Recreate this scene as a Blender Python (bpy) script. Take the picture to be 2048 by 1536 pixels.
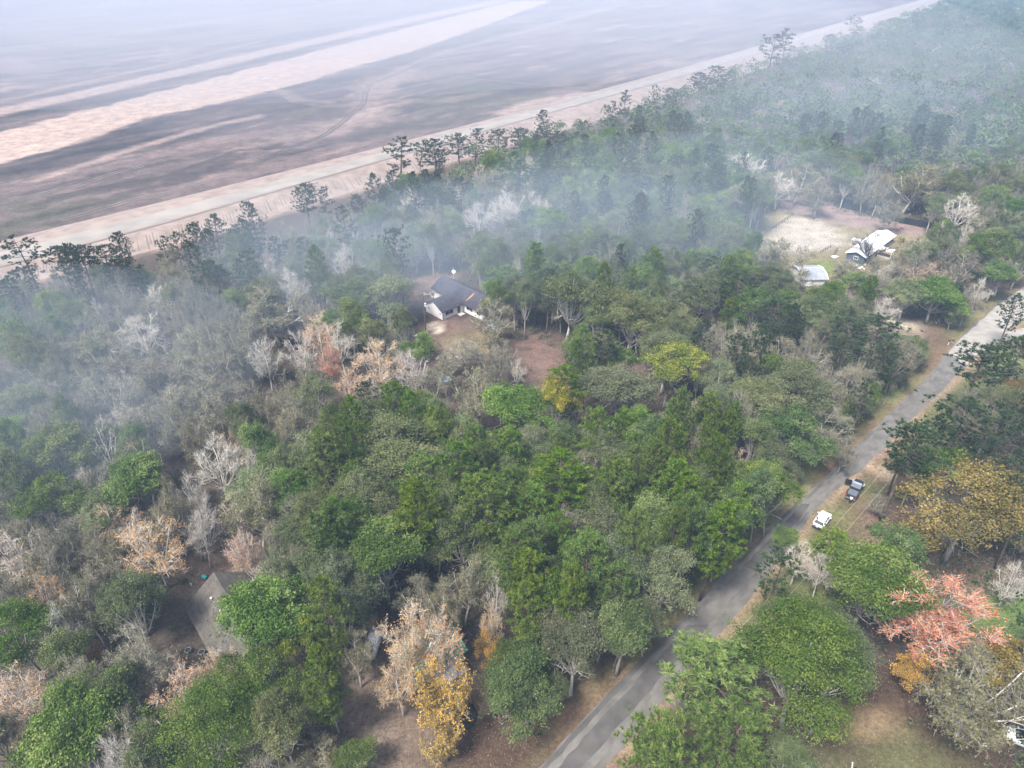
import bpy, math, random
import numpy as np
from mathutils import Vector, Matrix

for o in list(bpy.data.objects):
    bpy.data.objects.remove(o)
random.seed(11)
rng = np.random.default_rng(11)
R = math.radians
scene = bpy.context.scene
COL = scene.collection

# ------------------------------------------------------------------ camera
FPX, PITCH, CH = 1384.0, 33.0, 82.0
cam_data = bpy.data.cameras.new('camera')
cam = bpy.data.objects.new('camera', cam_data)
COL.objects.link(cam)
cam.location = (0, 0, CH)
cam.rotation_euler = (R(90 - PITCH), 0, 0)
cam_data.sensor_width = 36.0
cam_data.lens = FPX / 2048 * 36.0
cam_data.clip_start = 1.0
cam_data.clip_end = 12000
scene.camera = cam

# ------------------------------------------------------------------ sky, sun, exposure
SUN_EL, SUN_AZ = 58.0, -138.0            # azimuth clockwise from +Y
world = bpy.data.worlds.new('World')
scene.world = world
world.use_nodes = True
wn = world.node_tree
sky = wn.nodes.new('ShaderNodeTexSky')
sky.sky_type = 'NISHITA'
sky.sun_disc = False
sky.sun_elevation = R(SUN_EL)
sky.sun_rotation = R(SUN_AZ)
sky.air_density = 1.0
sky.dust_density = 4.0
sky.ozone_density = 1.0
wn.links.new(sky.outputs[0], wn.nodes['Background'].inputs[0])
wn.nodes['Background'].inputs[1].default_value = 0.13
sun_data = bpy.data.lights.new('sun', 'SUN')
sun_data.energy = 3.2
sun_data.angle = R(13)
sun_data.color = (1.0, 0.95, 0.88)
sun = bpy.data.objects.new('sun', sun_data)
COL.objects.link(sun)
_d = Vector((math.sin(R(SUN_AZ)) * math.cos(R(SUN_EL)), math.cos(R(SUN_AZ)) * math.cos(R(SUN_EL)), math.sin(R(SUN_EL))))
sun.rotation_euler = _d.to_track_quat('Z', 'Y').to_euler()
scene.view_settings.view_transform = 'Standard'
scene.view_settings.look = 'None'
scene.view_settings.gamma = 1.0
scene.view_settings.exposure = 1.28
scene.view_settings.use_curve_mapping = False
scene.render.engine = 'CYCLES'
scene.cycles.max_bounces = 4
scene.cycles.diffuse_bounces = 2
scene.cycles.glossy_bounces = 2
scene.cycles.transmission_bounces = 3
scene.cycles.transparent_max_bounces = 8
scene.cycles.volume_bounces = 0
scene.cycles.use_denoising = True
scene.cycles.caustics_reflective = False
scene.cycles.caustics_refractive = False

# ------------------------------------------------------------------ survey helpers: photo pixel (2048 wide) <-> place
SP, CP = math.sin(R(PITCH)), math.cos(R(PITCH))
def gp(x, y, z=0.0):
    u = (x - 1024) / FPX; v = (y - 768) / FPX
    t = (CH - z) / (SP + v * CP)
    return (u * t, (CP - v * SP) * t)
def proj(X, Y, Z):
    d = Y * CP + (CH - Z) * SP
    v = (CH - Z) * CP - Y * SP
    return 1024 + FPX * X / d, 768 + FPX * v / d, d

# ------------------------------------------------------------------ mesh helpers
class MB:
    def __init__(s):
        s.v, s.f, s.t, s.m, s.n = [], [], [], [], 0
    def add(s, v, f, tint=0.5, mi=0):
        v = np.asarray(v, float).reshape(-1, 3)
        if isinstance(f, np.ndarray):
            s.f.append((f + s.n)); s.m.append(np.full(len(f), mi))
        else:
            by = {}
            for q in f: by.setdefault(len(q), []).append(q)
            for k, qs in by.items():
                s.f.append(np.array(qs) + s.n); s.m.append(np.full(len(qs), mi))
        s.v.append(v)
        s.t.append(np.broadcast_to(np.asarray(tint, float), (len(v),)).copy())
        s.n += len(v)
        return s
    def box(s, c, size, rz=0.0, mi=0, taper=1.0):
        x, y, z = [q / 2 for q in size]
        P = np.array([(-x, -y, -z), (x, -y, -z), (x, y, -z), (-x, y, -z), (-x * taper, -y * taper, z), (x * taper, -y * taper, z), (x * taper, y * taper, z), (-x * taper, y * taper, z)])
        if rz:
            a, b = math.cos(rz), math.sin(rz)
            P = np.c_[P[:, 0] * a - P[:, 1] * b, P[:, 0] * b + P[:, 1] * a, P[:, 2]]
        return s.add(P + np.array(c), [(0, 3, 2, 1), (4, 5, 6, 7), (0, 1, 5, 4), (1, 2, 6, 5), (2, 3, 7, 6), (3, 0, 4, 7)], mi=mi)
    def tube(s, path, rad, sides=6, tint=0.5, mi=0):
        P = np.asarray(path, float); n = len(P)
        rad = np.broadcast_to(np.asarray(rad, float), (n,))
        T = np.gradient(P, axis=0); T /= np.linalg.norm(T, axis=1)[:, None] + 1e-9
        ref = np.array([0.0, 0, 1]) if abs(T[0, 2]) < 0.8 else np.array([1.0, 0, 0])
        A = np.cross(T, ref); A /= np.linalg.norm(A, axis=1)[:, None] + 1e-9
        B = np.cross(T, A)
        a = np.linspace(0, 2 * math.pi, sides, endpoint=False)
        V = P[:, None] + rad[:, None, None] * (np.cos(a)[None, :, None] * A[:, None] + np.sin(a)[None, :, None] * B[:, None])
        i, j = np.meshgrid(np.arange(n - 1), np.arange(sides), indexing='ij')
        j2 = (j + 1) % sides
        Fq = np.stack([i * sides + j, (i + 1) * sides + j, (i + 1) * sides + j2, i * sides + j2], -1).reshape(-1, 4)
        base = s.n
        s.add(V.reshape(-1, 3), Fq, tint, mi)
        if sides > 2:
            s.f.append(np.array([[base + (n - 1) * sides + k for k in range(sides)][::-1]])); s.m.append(np.array([mi]))
            s.f.append(np.array([[base + k for k in range(sides)]])); s.m.append(np.array([mi]))
        return s
    def prism(s, poly, z0, z1, mi=0):
        n = len(poly)
        V = [(x, y, z0) for x, y in poly] + [(x, y, z1) for x, y in poly]
        Fs = [tuple(range(n, 2 * n)), tuple(range(n))[::-1]] + [(i, (i + 1) % n, n + (i + 1) % n, n + i) for i in range(n)]
        return s.add(V, Fs, mi=mi)
    def sheet(s, poly, z, mi=0):
        return s.add([(x, y, z) for x, y in poly], [tuple(range(len(poly)))], mi=mi)
    def lathe(s, prof, n=16, c=(0, 0, 0), mi=0):
        a = np.linspace(0, 2 * math.pi, n, endpoint=False)
        V = np.array([(r * math.cos(t) + c[0], r * math.sin(t) + c[1], z + c[2]) for r, z in prof for t in a])
        Fs = [(i * n + j, i * n + (j + 1) % n, (i + 1) * n + (j + 1) % n, (i + 1) * n + j) for i in range(len(prof) - 1) for j in range(n)]
        Fs += [tuple(range(n))[::-1], tuple((len(prof) - 1) * n + j for j in range(n))]
        return s.add(V, Fs, mi=mi)
    def mesh(s, name, mats=(), smooth=False):
        me = bpy.data.meshes.new(name)
        V = np.concatenate(s.v) if s.v else np.zeros((0, 3))
        lt = np.concatenate([np.full(len(f), f.shape[1]) for f in s.f]) if s.f else np.zeros(0, int)
        lv = np.concatenate([f.reshape(-1) for f in s.f]) if s.f else np.zeros(0, int)
        mi = np.concatenate(s.m) if s.m else np.zeros(0, int)
        me.vertices.add(len(V)); me.vertices.foreach_set('co', V.astype(np.float32).ravel())
        me.loops.add(len(lv)); me.loops.foreach_set('vertex_index', lv.astype(np.int32))
        me.polygons.add(len(lt))
        me.polygons.foreach_set('loop_start', np.r_[0, np.cumsum(lt)[:-1]].astype(np.int32) if len(lt) else np.zeros(0, np.int32))
        me.polygons.foreach_set('material_index', mi.astype(np.int32))
        me.polygons.foreach_set('use_smooth', np.full(len(lt), bool(smooth)))
        at = me.attributes.new('tint', 'FLOAT', 'POINT')
        at.data.foreach_set('value', np.concatenate(s.t).astype(np.float32))
        for m in mats: me.materials.append(m)
        me.update(calc_edges=True)
        return me

def ob(name, geo, mat=None, parent=None, loc=(0, 0, 0), rz=0.0, smooth=False):
    if isinstance(geo, MB):
        geo = geo.mesh(name, [mat] if not isinstance(mat, (list, tuple)) else mat, smooth)
    o = bpy.data.objects.new(name, geo)
    COL.objects.link(o)
    o.parent = parent
    o.location = loc
    o.rotation_euler = (0, 0, rz)
    return o
def empty(name, loc=(0, 0, 0), rz=0.0):
    return ob(name, None, loc=loc, rz=rz)
def tag(o, label=None, cat=None, group=None, kind=None):
    if label: o['label'] = label
    if cat: o['category'] = cat
    if group: o['group'] = group
    if kind: o['kind'] = kind
    return o

# ------------------------------------------------------------------ material helpers
def new_mat(name, color, rough=0.85, spec=0.2, metal=0.0):
    m = bpy.data.materials.new(name); m.use_nodes = True
    b = m.node_tree.nodes['Principled BSDF']
    b.inputs['Base Color'].default_value = (*color, 1)
    b.inputs['Roughness'].default_value = rough
    b.inputs['Specular IOR Level'].default_value = spec
    b.inputs['Metallic'].default_value = metal
    return m
def surf(name, c1, c2, scale=3.0, rough=0.85, spec=0.2, bump=0.0, stretch=(1, 1, 1), detail=6, metal=0.0, contrast=(0.35, 0.65)):
    m = new_mat(name, c1, rough, spec, metal)
    nt = m.node_tree; b = nt.nodes['Principled BSDF']
    tc = nt.nodes.new('ShaderNodeTexCoord'); mp = nt.nodes.new('ShaderNodeMapping')
    mp.inputs['Scale'].default_value = stretch
    nt.links.new(tc.outputs['Object'], mp.inputs[0])
    no = nt.nodes.new('ShaderNodeTexNoise'); no.inputs['Scale'].default_value = scale; no.inputs['Detail'].default_value = detail
    nt.links.new(mp.outputs[0], no.inputs['Vector'])
    cr = nt.nodes.new('ShaderNodeValToRGB')
    cr.color_ramp.elements[0].position = contrast[0]; cr.color_ramp.elements[0].color = (*c1, 1)
    cr.color_ramp.elements[1].position = contrast[1]; cr.color_ramp.elements[1].color = (*c2, 1)
    nt.links.new(no.outputs['Fac'], cr.inputs[0]); nt.links.new(cr.outputs[0], b.inputs['Base Color'])
    if bump:
        bp = nt.nodes.new('ShaderNodeBump'); bp.inputs['Strength'].default_value = bump; bp.inputs['Distance'].default_value = 0.05
        nt.links.new(no.outputs['Fac'], bp.inputs['Height']); nt.links.new(bp.outputs[0], b.inputs['Normal'])
    return m
def leaf_mat(name, ramp, trans=0.3, hue=0.02, val=0.3, sat=0.15):
    m = bpy.data.materials.new(name); m.use_nodes = True
    nt = m.node_tree; nt.nodes.clear(); N = nt.nodes.new; L = nt.links.new
    out = N('ShaderNodeOutputMaterial')
    at = N('ShaderNodeAttribute'); at.attribute_name = 'tint'
    cr = N('ShaderNodeValToRGB'); e = cr.color_ramp.elements
    while len(e) < len(ramp): e.new(0.5)
    for q, (p, c) in zip(e, ramp): q.position = p; q.color = (*c, 1)
    L(at.outputs['Fac'], cr.inputs[0])
    oi = N('ShaderNodeObjectInfo')
    hs = N('ShaderNodeHueSaturation')
    mr = N('ShaderNodeMapRange'); mr.inputs[3].default_value = 1 - val; mr.inputs[4].default_value = 1 + val
    L(oi.outputs['Random'], mr.inputs[0]); L(mr.outputs[0], hs.inputs['Value'])
    m2 = N('ShaderNodeMath'); m2.operation = 'MULTIPLY'; m2.inputs[1].default_value = 7.31
    m3 = N('ShaderNodeMath'); m3.operation = 'FRACT'
    L(oi.outputs['Random'], m2.inputs[0]); L(m2.outputs[0], m3.inputs[0])
    mh = N('ShaderNodeMapRange'); mh.inputs[3].default_value = 0.5 - hue; mh.inputs[4].default_value = 0.5 + hue
    L(m3.outputs[0], mh.inputs[0]); L(mh.outputs[0], hs.inputs['Hue'])
    m4 = N('ShaderNodeMath'); m4.operation = 'MULTIPLY'; m4.inputs[1].default_value = 23.7
    m5 = N('ShaderNodeMath'); m5.operation = 'FRACT'
    L(oi.outputs['Random'], m4.inputs[0]); L(m4.outputs[0], m5.inputs[0])
    ms = N('ShaderNodeMapRange'); ms.inputs[3].default_value = 1 - sat; ms.inputs[4].default_value = 1 + sat
    L(m5.outputs[0], ms.inputs[0]); L(ms.outputs[0], hs.inputs['Saturation'])
    L(cr.outputs[0], hs.inputs['Color'])
    d = N('ShaderNodeBsdfDiffuse'); t = N('ShaderNodeBsdfTranslucent'); mx = N('ShaderNodeMixShader')
    mx.inputs[0].default_value = trans
    L(hs.outputs[0], d.inputs[0]); L(hs.outputs[0], t.inputs[0]); L(d.outputs[0], mx.inputs[1]); L(t.outputs[0], mx.inputs[2])
    L(mx.outputs[0], out.inputs['Surface'])
    return m

# value noise on arrays
_perm = rng.random((256, 256))
def vnoise(x, y):
    xi = np.floor(x).astype(int); yi = np.floor(y).astype(int)
    fx = x - xi; fy = y - yi
    fx = fx * fx * (3 - 2 * fx); fy = fy * fy * (3 - 2 * fy)
    g = lambda a, b: _perm[a & 255, b & 255]
    return (g(xi, yi) * (1 - fx) + g(xi + 1, yi) * fx) * (1 - fy) + (g(xi, yi + 1) * (1 - fx) + g(xi + 1, yi + 1) * fx) * fy
def fbm(x, y, o=4):
    s = 0; a = 0.5; t = 0
    for k in range(o):
        s = s + a * vnoise(x * 2 ** k + 17 * k, y * 2 ** k + 31 * k); t += a; a *= 0.55
    return s / t
def seg_dist(X, Y, pts, closed=False):
    """distance to a polyline, and the fraction along it"""
    D = np.full(X.shape, 1e9); Q = np.zeros(X.shape); n = len(pts)
    m = n if closed else n - 1
    for i in range(m):
        ax, ay = pts[i]; bx, by = pts[(i + 1) % n]
        dx, dy = bx - ax, by - ay
        t = np.clip(((X - ax) * dx + (Y - ay) * dy) / (dx * dx + dy * dy + 1e-9), 0, 1)
        d = np.hypot(X - ax - t * dx, Y - ay - t * dy)
        w = d < D
        D = np.where(w, d, D); Q = np.where(w, (i + t) / m, Q)
    return D, Q
def inside(X, Y, pts):
    r = np.zeros(np.shape(X), bool); n = len(pts)
    for i in range(n):
        ax, ay = pts[i]; bx, by = pts[(i + 1) % n]
        c = ((ay > Y) != (by > Y)) & (X < (bx - ax) * (Y - ay) / (by - ay + 1e-12) + ax)
        r ^= c
    return r
def sdist(X, Y, pts):
    d, _ = seg_dist(X, Y, pts, True)
    return np.where(inside(X, Y, pts), -d, d)

# ================================================================== SETTING
def G(*pts, z=0.0): return [gp(x, y, z) for x, y in pts]

# levee / embankment road, centre line in the place (metres)
LV_UP = G((-260, 556), (68, 475), (342, 407), (700, 314), (1022, 229), (1380, 133), (1724, 34), z=2.6)
LV_LO = G((-260, 606), (30, 530), (342, 446), (700, 342), (1022, 249), (1380, 149), (1724, 44), z=2.6)
LV_FT = G((-260, 660), (30, 575), (342, 494), (700, 388), (1022, 292), (1380, 192), (1724, 70), z=0.0)
def ext(p):      # carry the line on beyond the frame
    (ax, ay), (bx, by) = p[-2], p[-1]
    L = math.hypot(bx - ax, by - ay)
    return p + [(bx + (bx - ax) / L * 2600, by + (by - ay) / L * 2600)]
LV_UP, LV_LO, LV_FT = ext(LV_UP), ext(LV_LO), ext(LV_FT)
def resample(p, n):
    p = np.array(p); s = np.r_[0, np.cumsum(np.hypot(*np.diff(p, axis=0).T))]
    t = np.linspace(0, 1, n) ** 2.2 * s[-1]
    return np.c_[np.interp(t, s, p[:, 0]), np.interp(t, s, p[:, 1])]

# paved road: edges measured in the photograph
RD_L = G((1020, 1610), (1078, 1536), (1180, 1425), (1310, 1290), (1490, 1105), (1576, 1022), (1676, 927), (1770, 836), (1862, 748), (1905, 690), (1990, 612), (2080, 548))
RD_R = G((1140, 1610), (1210, 1536), (1338, 1386), (1512, 1180), (1575, 1096), (1636, 1012), (1744, 920), (1838, 826), (1912, 752), (1965, 700), (2048, 636), (2130, 578))
def even(p, n=40):
    p = np.array(p); s = np.r_[0, np.cumsum(np.hypot(*np.diff(p, axis=0).T))]
    t = np.linspace(0, s[-1], n)
    return [(float(a), float(b)) for a, b in zip(np.interp(t, s, p[:, 0]), np.interp(t, s, p[:, 1]))]
RD_L, RD_R = even(RD_L), even(RD_R)
road_poly = RD_L + RD_R[::-1]

def axis(parts):
    out = [parts[0][0]]
    for a, b, st in parts:
        n = max(1, int(round((b - a) / st)))
        out += list(np.linspace(a, b, n + 1)[1:])
    return np.array(out)
gx = axis([(-4000, -1400, 260), (-1400, -300, 11), (-300, 300, 2.0), (300, 1400, 9), (1400, 4000, 260)])
gy = axis([(-400, 20, 60), (20, 330, 2.0), (330, 1250, 4.5), (1250, 4000, 150)])
GX, GY = np.meshgrid(gx, gy, indexing='xy')
X, Y = GX.ravel(), GY.ravel()
n1 = fbm(X / 23, Y / 23); n2 = fbm(X / 7 + 50, Y / 7); n3 = fbm(X / 90 + 9, Y / 90 + 4); n4 = fbm(X / 3.1 + 5, Y / 3.1 + 77, 2)
colr = np.tile(np.array([0.055, 0.043, 0.035]), (len(X), 1))
def lay(mask, c):
    global colr
    mk = np.clip(mask, 0, 1)[:, None]
    colr = colr * (1 - mk) + np.array(c) * mk
def fill(pts, c, soft=3.0, amp=6.0, a=1.0, nz=None):
    pts = np.array(pts); lo = pts.min(0) - 30; hi = pts.max(0) + 30
    k = (X > lo[0]) & (X < hi[0]) & (Y > lo[1]) & (Y < hi[1])
    m = np.zeros(len(X))
    sd = sdist(X[k], Y[k], [tuple(q) for q in pts]) + ((n2[k] if nz is None else nz[k]) - 0.5) * amp
    m[k] = np.clip(0.5 - sd / soft, 0, 1) * a
    lay(m, c)
def line(pts, w, c, soft=3.0, amp=4.0, a=1.0, w2=None):
    pa = np.array(pts); pad = max(w, w2 or 0) + soft + amp; lo = pa.min(0) - pad; hi = pa.max(0) + pad
    k = np.flatnonzero((X > lo[0]) & (X < hi[0]) & (Y > lo[1]) & (Y < hi[1]))
    d, q = seg_dist(X[k], Y[k], pts)
    ww = w + ((w2 if w2 is not None else w) - w) * q
    m = np.zeros(len(X)); m[k] = np.clip(0.5 - (d - ww / 2 + (n2[k] - 0.5) * amp) / soft, 0, 1) * a
    lay(m, c)
# forest floor: leaf litter, patchy
lay((n1 - 0.45) * 2.5, (0.078, 0.058, 0.045))
lay((n2 - 0.55) * 2.5, (0.055, 0.046, 0.034))
lay((n3 - 0.55) * 2.0, (0.085, 0.082, 0.05))
# the cleared corridor beyond the levee
far_poly = LV_UP + [(2600, 3990), (-3990, 3990), (-3990, -300), (-300, 60)]
FIELD = (0.088, 0.071, 0.068)
fill(far_poly, FIELD, 4, 4)
kf = inside(X, Y, far_poly)
lay(np.where(kf, (n1 - 0.5) * 3.0, 0), (0.11, 0.088, 0.082))
lay(np.where(kf, (n3 - 0.48) * 4.0, 0), (0.08, 0.082, 0.06))
lay(np.where(kf, (n2 - 0.62) * 3.0, 0), (0.165, 0.122, 0.11))
_a = math.atan2(318, 263); U_ = X * math.cos(_a) + Y * math.sin(_a); W_ = -X * math.sin(_a) + Y * math.cos(_a)
ns = fbm(U_ / 95, W_ / 13 + n2 * 0.8, 5); ns2 = fbm(U_ / 40 + 30, W_ / 7 + n1 * 2, 4)
lay(np.where(kf, (ns - 0.50) * 6.5, 0), (0.15, 0.112, 0.108))
lay(np.where(kf, (0.46 - ns) * 8.0, 0), (0.064, 0.051, 0.056))
lay(np.where(kf, (ns2 - 0.62) * 5.0, 0), (0.24, 0.178, 0.155))
SAND, SAND2, DARK, GREEN = (0.31, 0.24, 0.20), (0.26, 0.20, 0.175), (0.052, 0.042, 0.042), (0.066, 0.072, 0.045)
SAND = (0.31, 0.24, 0.20)
fill(G((-200, 330), (0, 263), (342, 178), (700, 85), (851, 46), (1030, 2), (1100, 2), (988, 44), (827, 103), (680, 142), (560, 178), (444, 205), (308, 232), (150, 287), (0, 327), (-200, 390)), SAND, 3, 12)
line(G((-200, 268), (0, 223), (342, 148), (700, 66), (880, 26), (1000, 2)), 18, SAND2, 6, 8, w2=30)
line(G((-200, 240), (0, 202), (342, 126), (520, 82)), 7, SAND2, 5, 5, 0.6)
line(G((-200, 130), (0, 99), (350, 52), (690, 3)), 16, SAND2, 8, 5, 0.5)
line(G((-200, 250), (0, 211), (342, 137), (700, 52), (880, 14)), 9, DARK, 7, 8, 0.55)
line(G((-200, 290), (0, 238), (342, 163), (700, 76)), 9, DARK, 6, 8, 0.75)
line(G((-200, 415), (0, 348), (150, 308), (308, 256), (444, 222), (560, 193), (700, 155), (840, 112), (1000, 55)), 20, DARK, 9, 12, 0.9, w2=34)
line(G((72, 361), (150, 335), (240, 305), (340, 275), (441, 246), (520, 232)), 6, SAND2, 4, 7, 0.8)
fill(G((820, 128), (845, 140), (800, 165), (770, 200), (790, 235), (700, 262), (560, 288), (410, 318), (470, 292), (610, 262), (690, 236), (706, 205), (715, 172), (760, 150)), SAND2, 10, 26, 0.62)
line(G((828, 126), (900, 100), (1050, 62), (1240, 10)), 7, SAND2, 5, 5, 0.55, w2=16)
line(G((700, 240), (760, 215), (830, 200), (905, 203)), 8, SAND2, 6, 9, 0.7)
line(G((300, 350), (420, 320), (560, 300), (690, 262)), 9, SAND2, 10, 14, 0.3)
fill(G((980, 224), (1040, 205), (1100, 192), (1160, 183), (1190, 186), (1100, 210), (1010, 232)), SAND, 5, 14, 0.75)
fill(G((850, 150), (900, 140), (1010, 175), (1030, 205), (960, 225), (870, 240), (830, 220), (840, 190)), GREEN, 16, 26, 0.6)
fill(G((0, 400), (120, 390), (230, 400), (60, 460), (-60, 500)), GREEN, 16, 26, 0.75)
fill(G((890, 150), (980, 152), (1130, 160), (1180, 172), (1060, 172), (960, 165)), DARK, 10, 12, 0.6)
line(G((560, 180), (600, 200), (660, 205)), 7, SAND2, 5, 6, 0.5)
line(G((330, 95), (345, 110), (300, 122), (345, 122), (380, 95), (520, 75), (600, 60)), 10, SAND2, 10, 16, 0.4)
line(G((20, 120), (60, 150), (130, 135)), 12, SAND2, 12, 22, 0.35)
# yards, tracks and verges this side of the levee
_l = np.clip(colr[:, 1:2] / 0.24, 0, 1)
colr = np.where(kf[:, None], colr * (0.46 + 0.48 * _l) * np.array([1.02, 1.0, 0.97]), colr)
fill(LV_FT[1:6] + [(p[0] - 3, p[1] + 22) for p in LV_FT[1:6]][::-1], (0.20, 0.145, 0.115), 5, 6)
lay(np.where(kf, 0.28 + 0 * X, 0) * np.clip((ns2 - 0.35) * 3, 0, 1), (0.17, 0.125, 0.115))
REDLIT, YARD, TAN, VERGE, GRASS, PALE = (0.118, 0.079, 0.066), (0.20, 0.145, 0.115), (0.30, 0.225, 0.165), (0.098, 0.068, 0.042), (0.085, 0.115, 0.035), (0.62, 0.54, 0.44)
fill(G((1030, 690), (1065, 662), (1120, 690), (1150, 735), (1180, 760), (1140, 790), (1075, 775), (1045, 740)), REDLIT, 5, 6)
fill(G((1150, 700), (1300, 690), (1400, 730), (1360, 800), (1180, 790)), REDLIT, 6, 8, 0.8)
fill(G((830, 640), (870, 620), (960, 640), (1040, 660), (1080, 670), (1040, 700), (960, 720), (880, 720), (835, 680)), REDLIT, 5, 6, 0.8)
fill(G((790, 560), (860, 540), (920, 545), (880, 580), (850, 610), (800, 600)), (0.20, 0.135, 0.10), 5, 6, 0.9)
fill(G((880, 690), (930, 660), (990, 660), (1000, 690), (940, 720)), (0.15, 0.135, 0.075), 5, 6, 0.7)
fill(G((862, 648), (874, 643), (884, 660), (872, 668)), PALE, 1.6, 1.0)
fill(G((1490, 480), (1540, 410), (1600, 395), (1700, 425), (1860, 465), (1840, 520), (1700, 560), (1700, 640), (1660, 660), (1600, 600), (1560, 560), (1500, 520)), (0.17, 0.145, 0.085), 5, 7)
fill(G((1530, 395), (1600, 392), (1700, 420), (1880, 462), (1860, 480), (1760, 462), (1680, 450), (1580, 425), (1530, 415)), (0.19, 0.14, 0.125), 4, 6)
fill(G((1516, 478), (1588, 434), (1620, 438), (1650, 450), (1700, 470), (1690, 490), (1640, 500), (1600, 508), (1560, 500)), (0.31, 0.275, 0.225), 4, 9)
fill(G((1620, 525), (1670, 520), (1680, 545), (1640, 555)), (0.12, 0.15, 0.05), 5, 6)
fill(G((1640, 570), (1700, 545), (1760, 560), (1800, 620), (1760, 660), (1680, 640)), (0.19, 0.15, 0.10), 5, 7)
line(G((1770, 640), (1820, 652), (1880, 672), (1920, 690)), 5, (0.36, 0.31, 0.25), 2.5, 2)
line(G((1790, 660), (1830, 676), (1880, 690)), 3, (0.30, 0.25, 0.18), 2.5, 2, 0.7)
fill(G((1830, 660), (1920, 600), (2000, 550), (2048, 540), (2048, 590), (1960, 640), (1900, 690), (1830, 700)), (0.17, 0.145, 0.10), 5, 6)
fill(G((1880, 712), (1960, 690), (2060, 640), (2100, 660), (2000, 720), (1930, 760), (1890, 750)), (0.37, 0.34, 0.28), 3, 3)
# verges both sides of the paved road
dl, _ = seg_dist(X, Y, RD_L[::3]); dr, _ = seg_dist(X, Y, RD_R[::3])
lay(np.clip(1 - (dl - 5.5 + (n2 - 0.5) * 4) / 4, 0, 1) * 0.9, (0.085, 0.055, 0.043))
lay(np.clip(1 - (dr - 8 + (n2 - 0.5) * 4) / 5, 0, 1) * 0.9, VERGE)
lay(np.clip(1 - (dr - 8 + (n2 - 0.5) * 4) / 5, 0, 1) * np.clip((n1 - 0.44) * 6, 0, 0.9), (0.092, 0.105, 0.042))
lay(np.clip(1.0 - (dr - 0.5 + (n4 - 0.5) * 1.8) / 1.2, 0, 1) * 0.75, (0.24, 0.17, 0.12))
lay(np.clip(1.0 - (dl - 0.2 + (n4 - 0.5) * 1.2) / 1.5, 0, 1) * 0.4, (0.20, 0.13, 0.09))
fill(G((1725, 918), (1760, 930), (1795, 955), (1790, 965), (1750, 945)), (0.45, 0.36, 0.25), 2.5, 3, 0.8)
fill(G((1560, 985), (1600, 965), (1612, 985), (1580, 1005)), (0.30, 0.23, 0.16), 3, 3, 0.8)
fill(G((1580, 950), (1610, 940), (1600, 975), (1570, 975)), GRASS, 3, 3, 0.8)
fill(G((1328, 1380), (1350, 1372), (1372, 1392), (1352, 1402)), (0.60, 0.46, 0.32), 1.5, 2)
fill(G((1340, 1400), (1372, 1384), (1400, 1420), (1370, 1430)), (0.06, 0.06, 0.066), 1.5, 1.5)
fill(G((1700, 1060), (1760, 1010), (1840, 1000), (1900, 1100), (1960, 1130), (1800, 1140), (1730, 1110)), (0.125, 0.082, 0.066), 4, 5)
# south-east yard
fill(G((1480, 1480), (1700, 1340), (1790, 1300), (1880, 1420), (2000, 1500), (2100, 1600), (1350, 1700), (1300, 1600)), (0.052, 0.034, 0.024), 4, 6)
fill(G((1640, 1500), (1760, 1460), (1900, 1510), (1960, 1600), (1500, 1640)), (0.085, 0.092, 0.04), 5, 8, 0.75)
fill(G((1690, 1440), (1770, 1425), (1770, 1450), (1710, 1475)), (0.20, 0.14, 0.085), 3, 5, 0.8)
fill(G((1920, 1185), (2000, 1170), (2100, 1190), (2100, 1270), (1980, 1275), (1930, 1240)), (0.085, 0.135, 0.035), 5, 9, 0.9)
fill(G((1850, 1130), (1960, 1120), (2040, 1150), (1960, 1180), (1880, 1180)), (0.10, 0.07, 0.055), 4, 4)
# south yard by the green-roofed cabin
fill(G((690, 1300), (742, 1290), (770, 1320), (830, 1400), (900, 1480), (960, 1560), (680, 1640), (690, 1480), (660, 1400)), (0.115, 0.086, 0.066), 4, 6)
fill(G((700, 1400), (770, 1410), (800, 1470), (790, 1600), (700, 1600)), (0.19, 0.148, 0.115), 4, 6, 0.8)
fill(G((900, 1400), (1000, 1370), (1060, 1440), (1100, 1500), (1000, 1620), (880, 1560)), (0.055, 0.036, 0.026), 4, 6)
# trail and clearing in the west wood
line(G((290, 850), (320, 900), (350, 950), (380, 1000)), 5, (0.20, 0.165, 0.145), 4, 4, 0.7)
fill(G((380, 1130), (470, 1120), (500, 1180), (440, 1200), (400, 1180)), (0.13, 0.085, 0.07), 4, 5)
fill(G((330, 1200), (372, 1190), (425, 1310), (360, 1320)), (0.075, 0.062, 0.05), 3, 3)

Z = np.where(kf, (n3 - 0.5) * 1.2 * np.clip((Y - 200) / 200, 0, 1), 0.0)
Z = np.where(Y > 1250, 0, Z)
Z = np.where(seg_dist(X, Y, LV_UP)[0] < 25, Z * 0.2, Z) - np.where(kf, 0.15, 0)
V = np.c_[X, Y, Z]
nx, ny = len(gx), len(gy)
i, j = np.meshgrid(np.arange(nx - 1), np.arange(ny - 1), indexing='xy')
Fq = np.stack([j * nx + i, j * nx + i + 1, (j + 1) * nx + i + 1, (j + 1) * nx + i], -1).reshape(-1, 4)
gmb = MB().add(V, Fq)
gm = bpy.data.materials.new('soil_and_litter'); gm.use_nodes = True
nt = gm.node_tree; b = nt.nodes['Principled BSDF']; b.inputs['Roughness'].default_value = 0.95; b.inputs['Specular IOR Level'].default_value = 0.1
at = nt.nodes.new('ShaderNodeAttribute'); at.attribute_name = 'soil'
tc = nt.nodes.new('ShaderNodeTexCoord')
def noise(scale, detail=5, rough=0.6):
    q = nt.nodes.new('ShaderNodeTexNoise'); q.inputs['Scale'].default_value = scale; q.inputs['Detail'].default_value = detail; q.inputs['Roughness'].default_value = rough
    nt.links.new(tc.outputs['Object'], q.inputs['Vector']); return q
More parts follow.
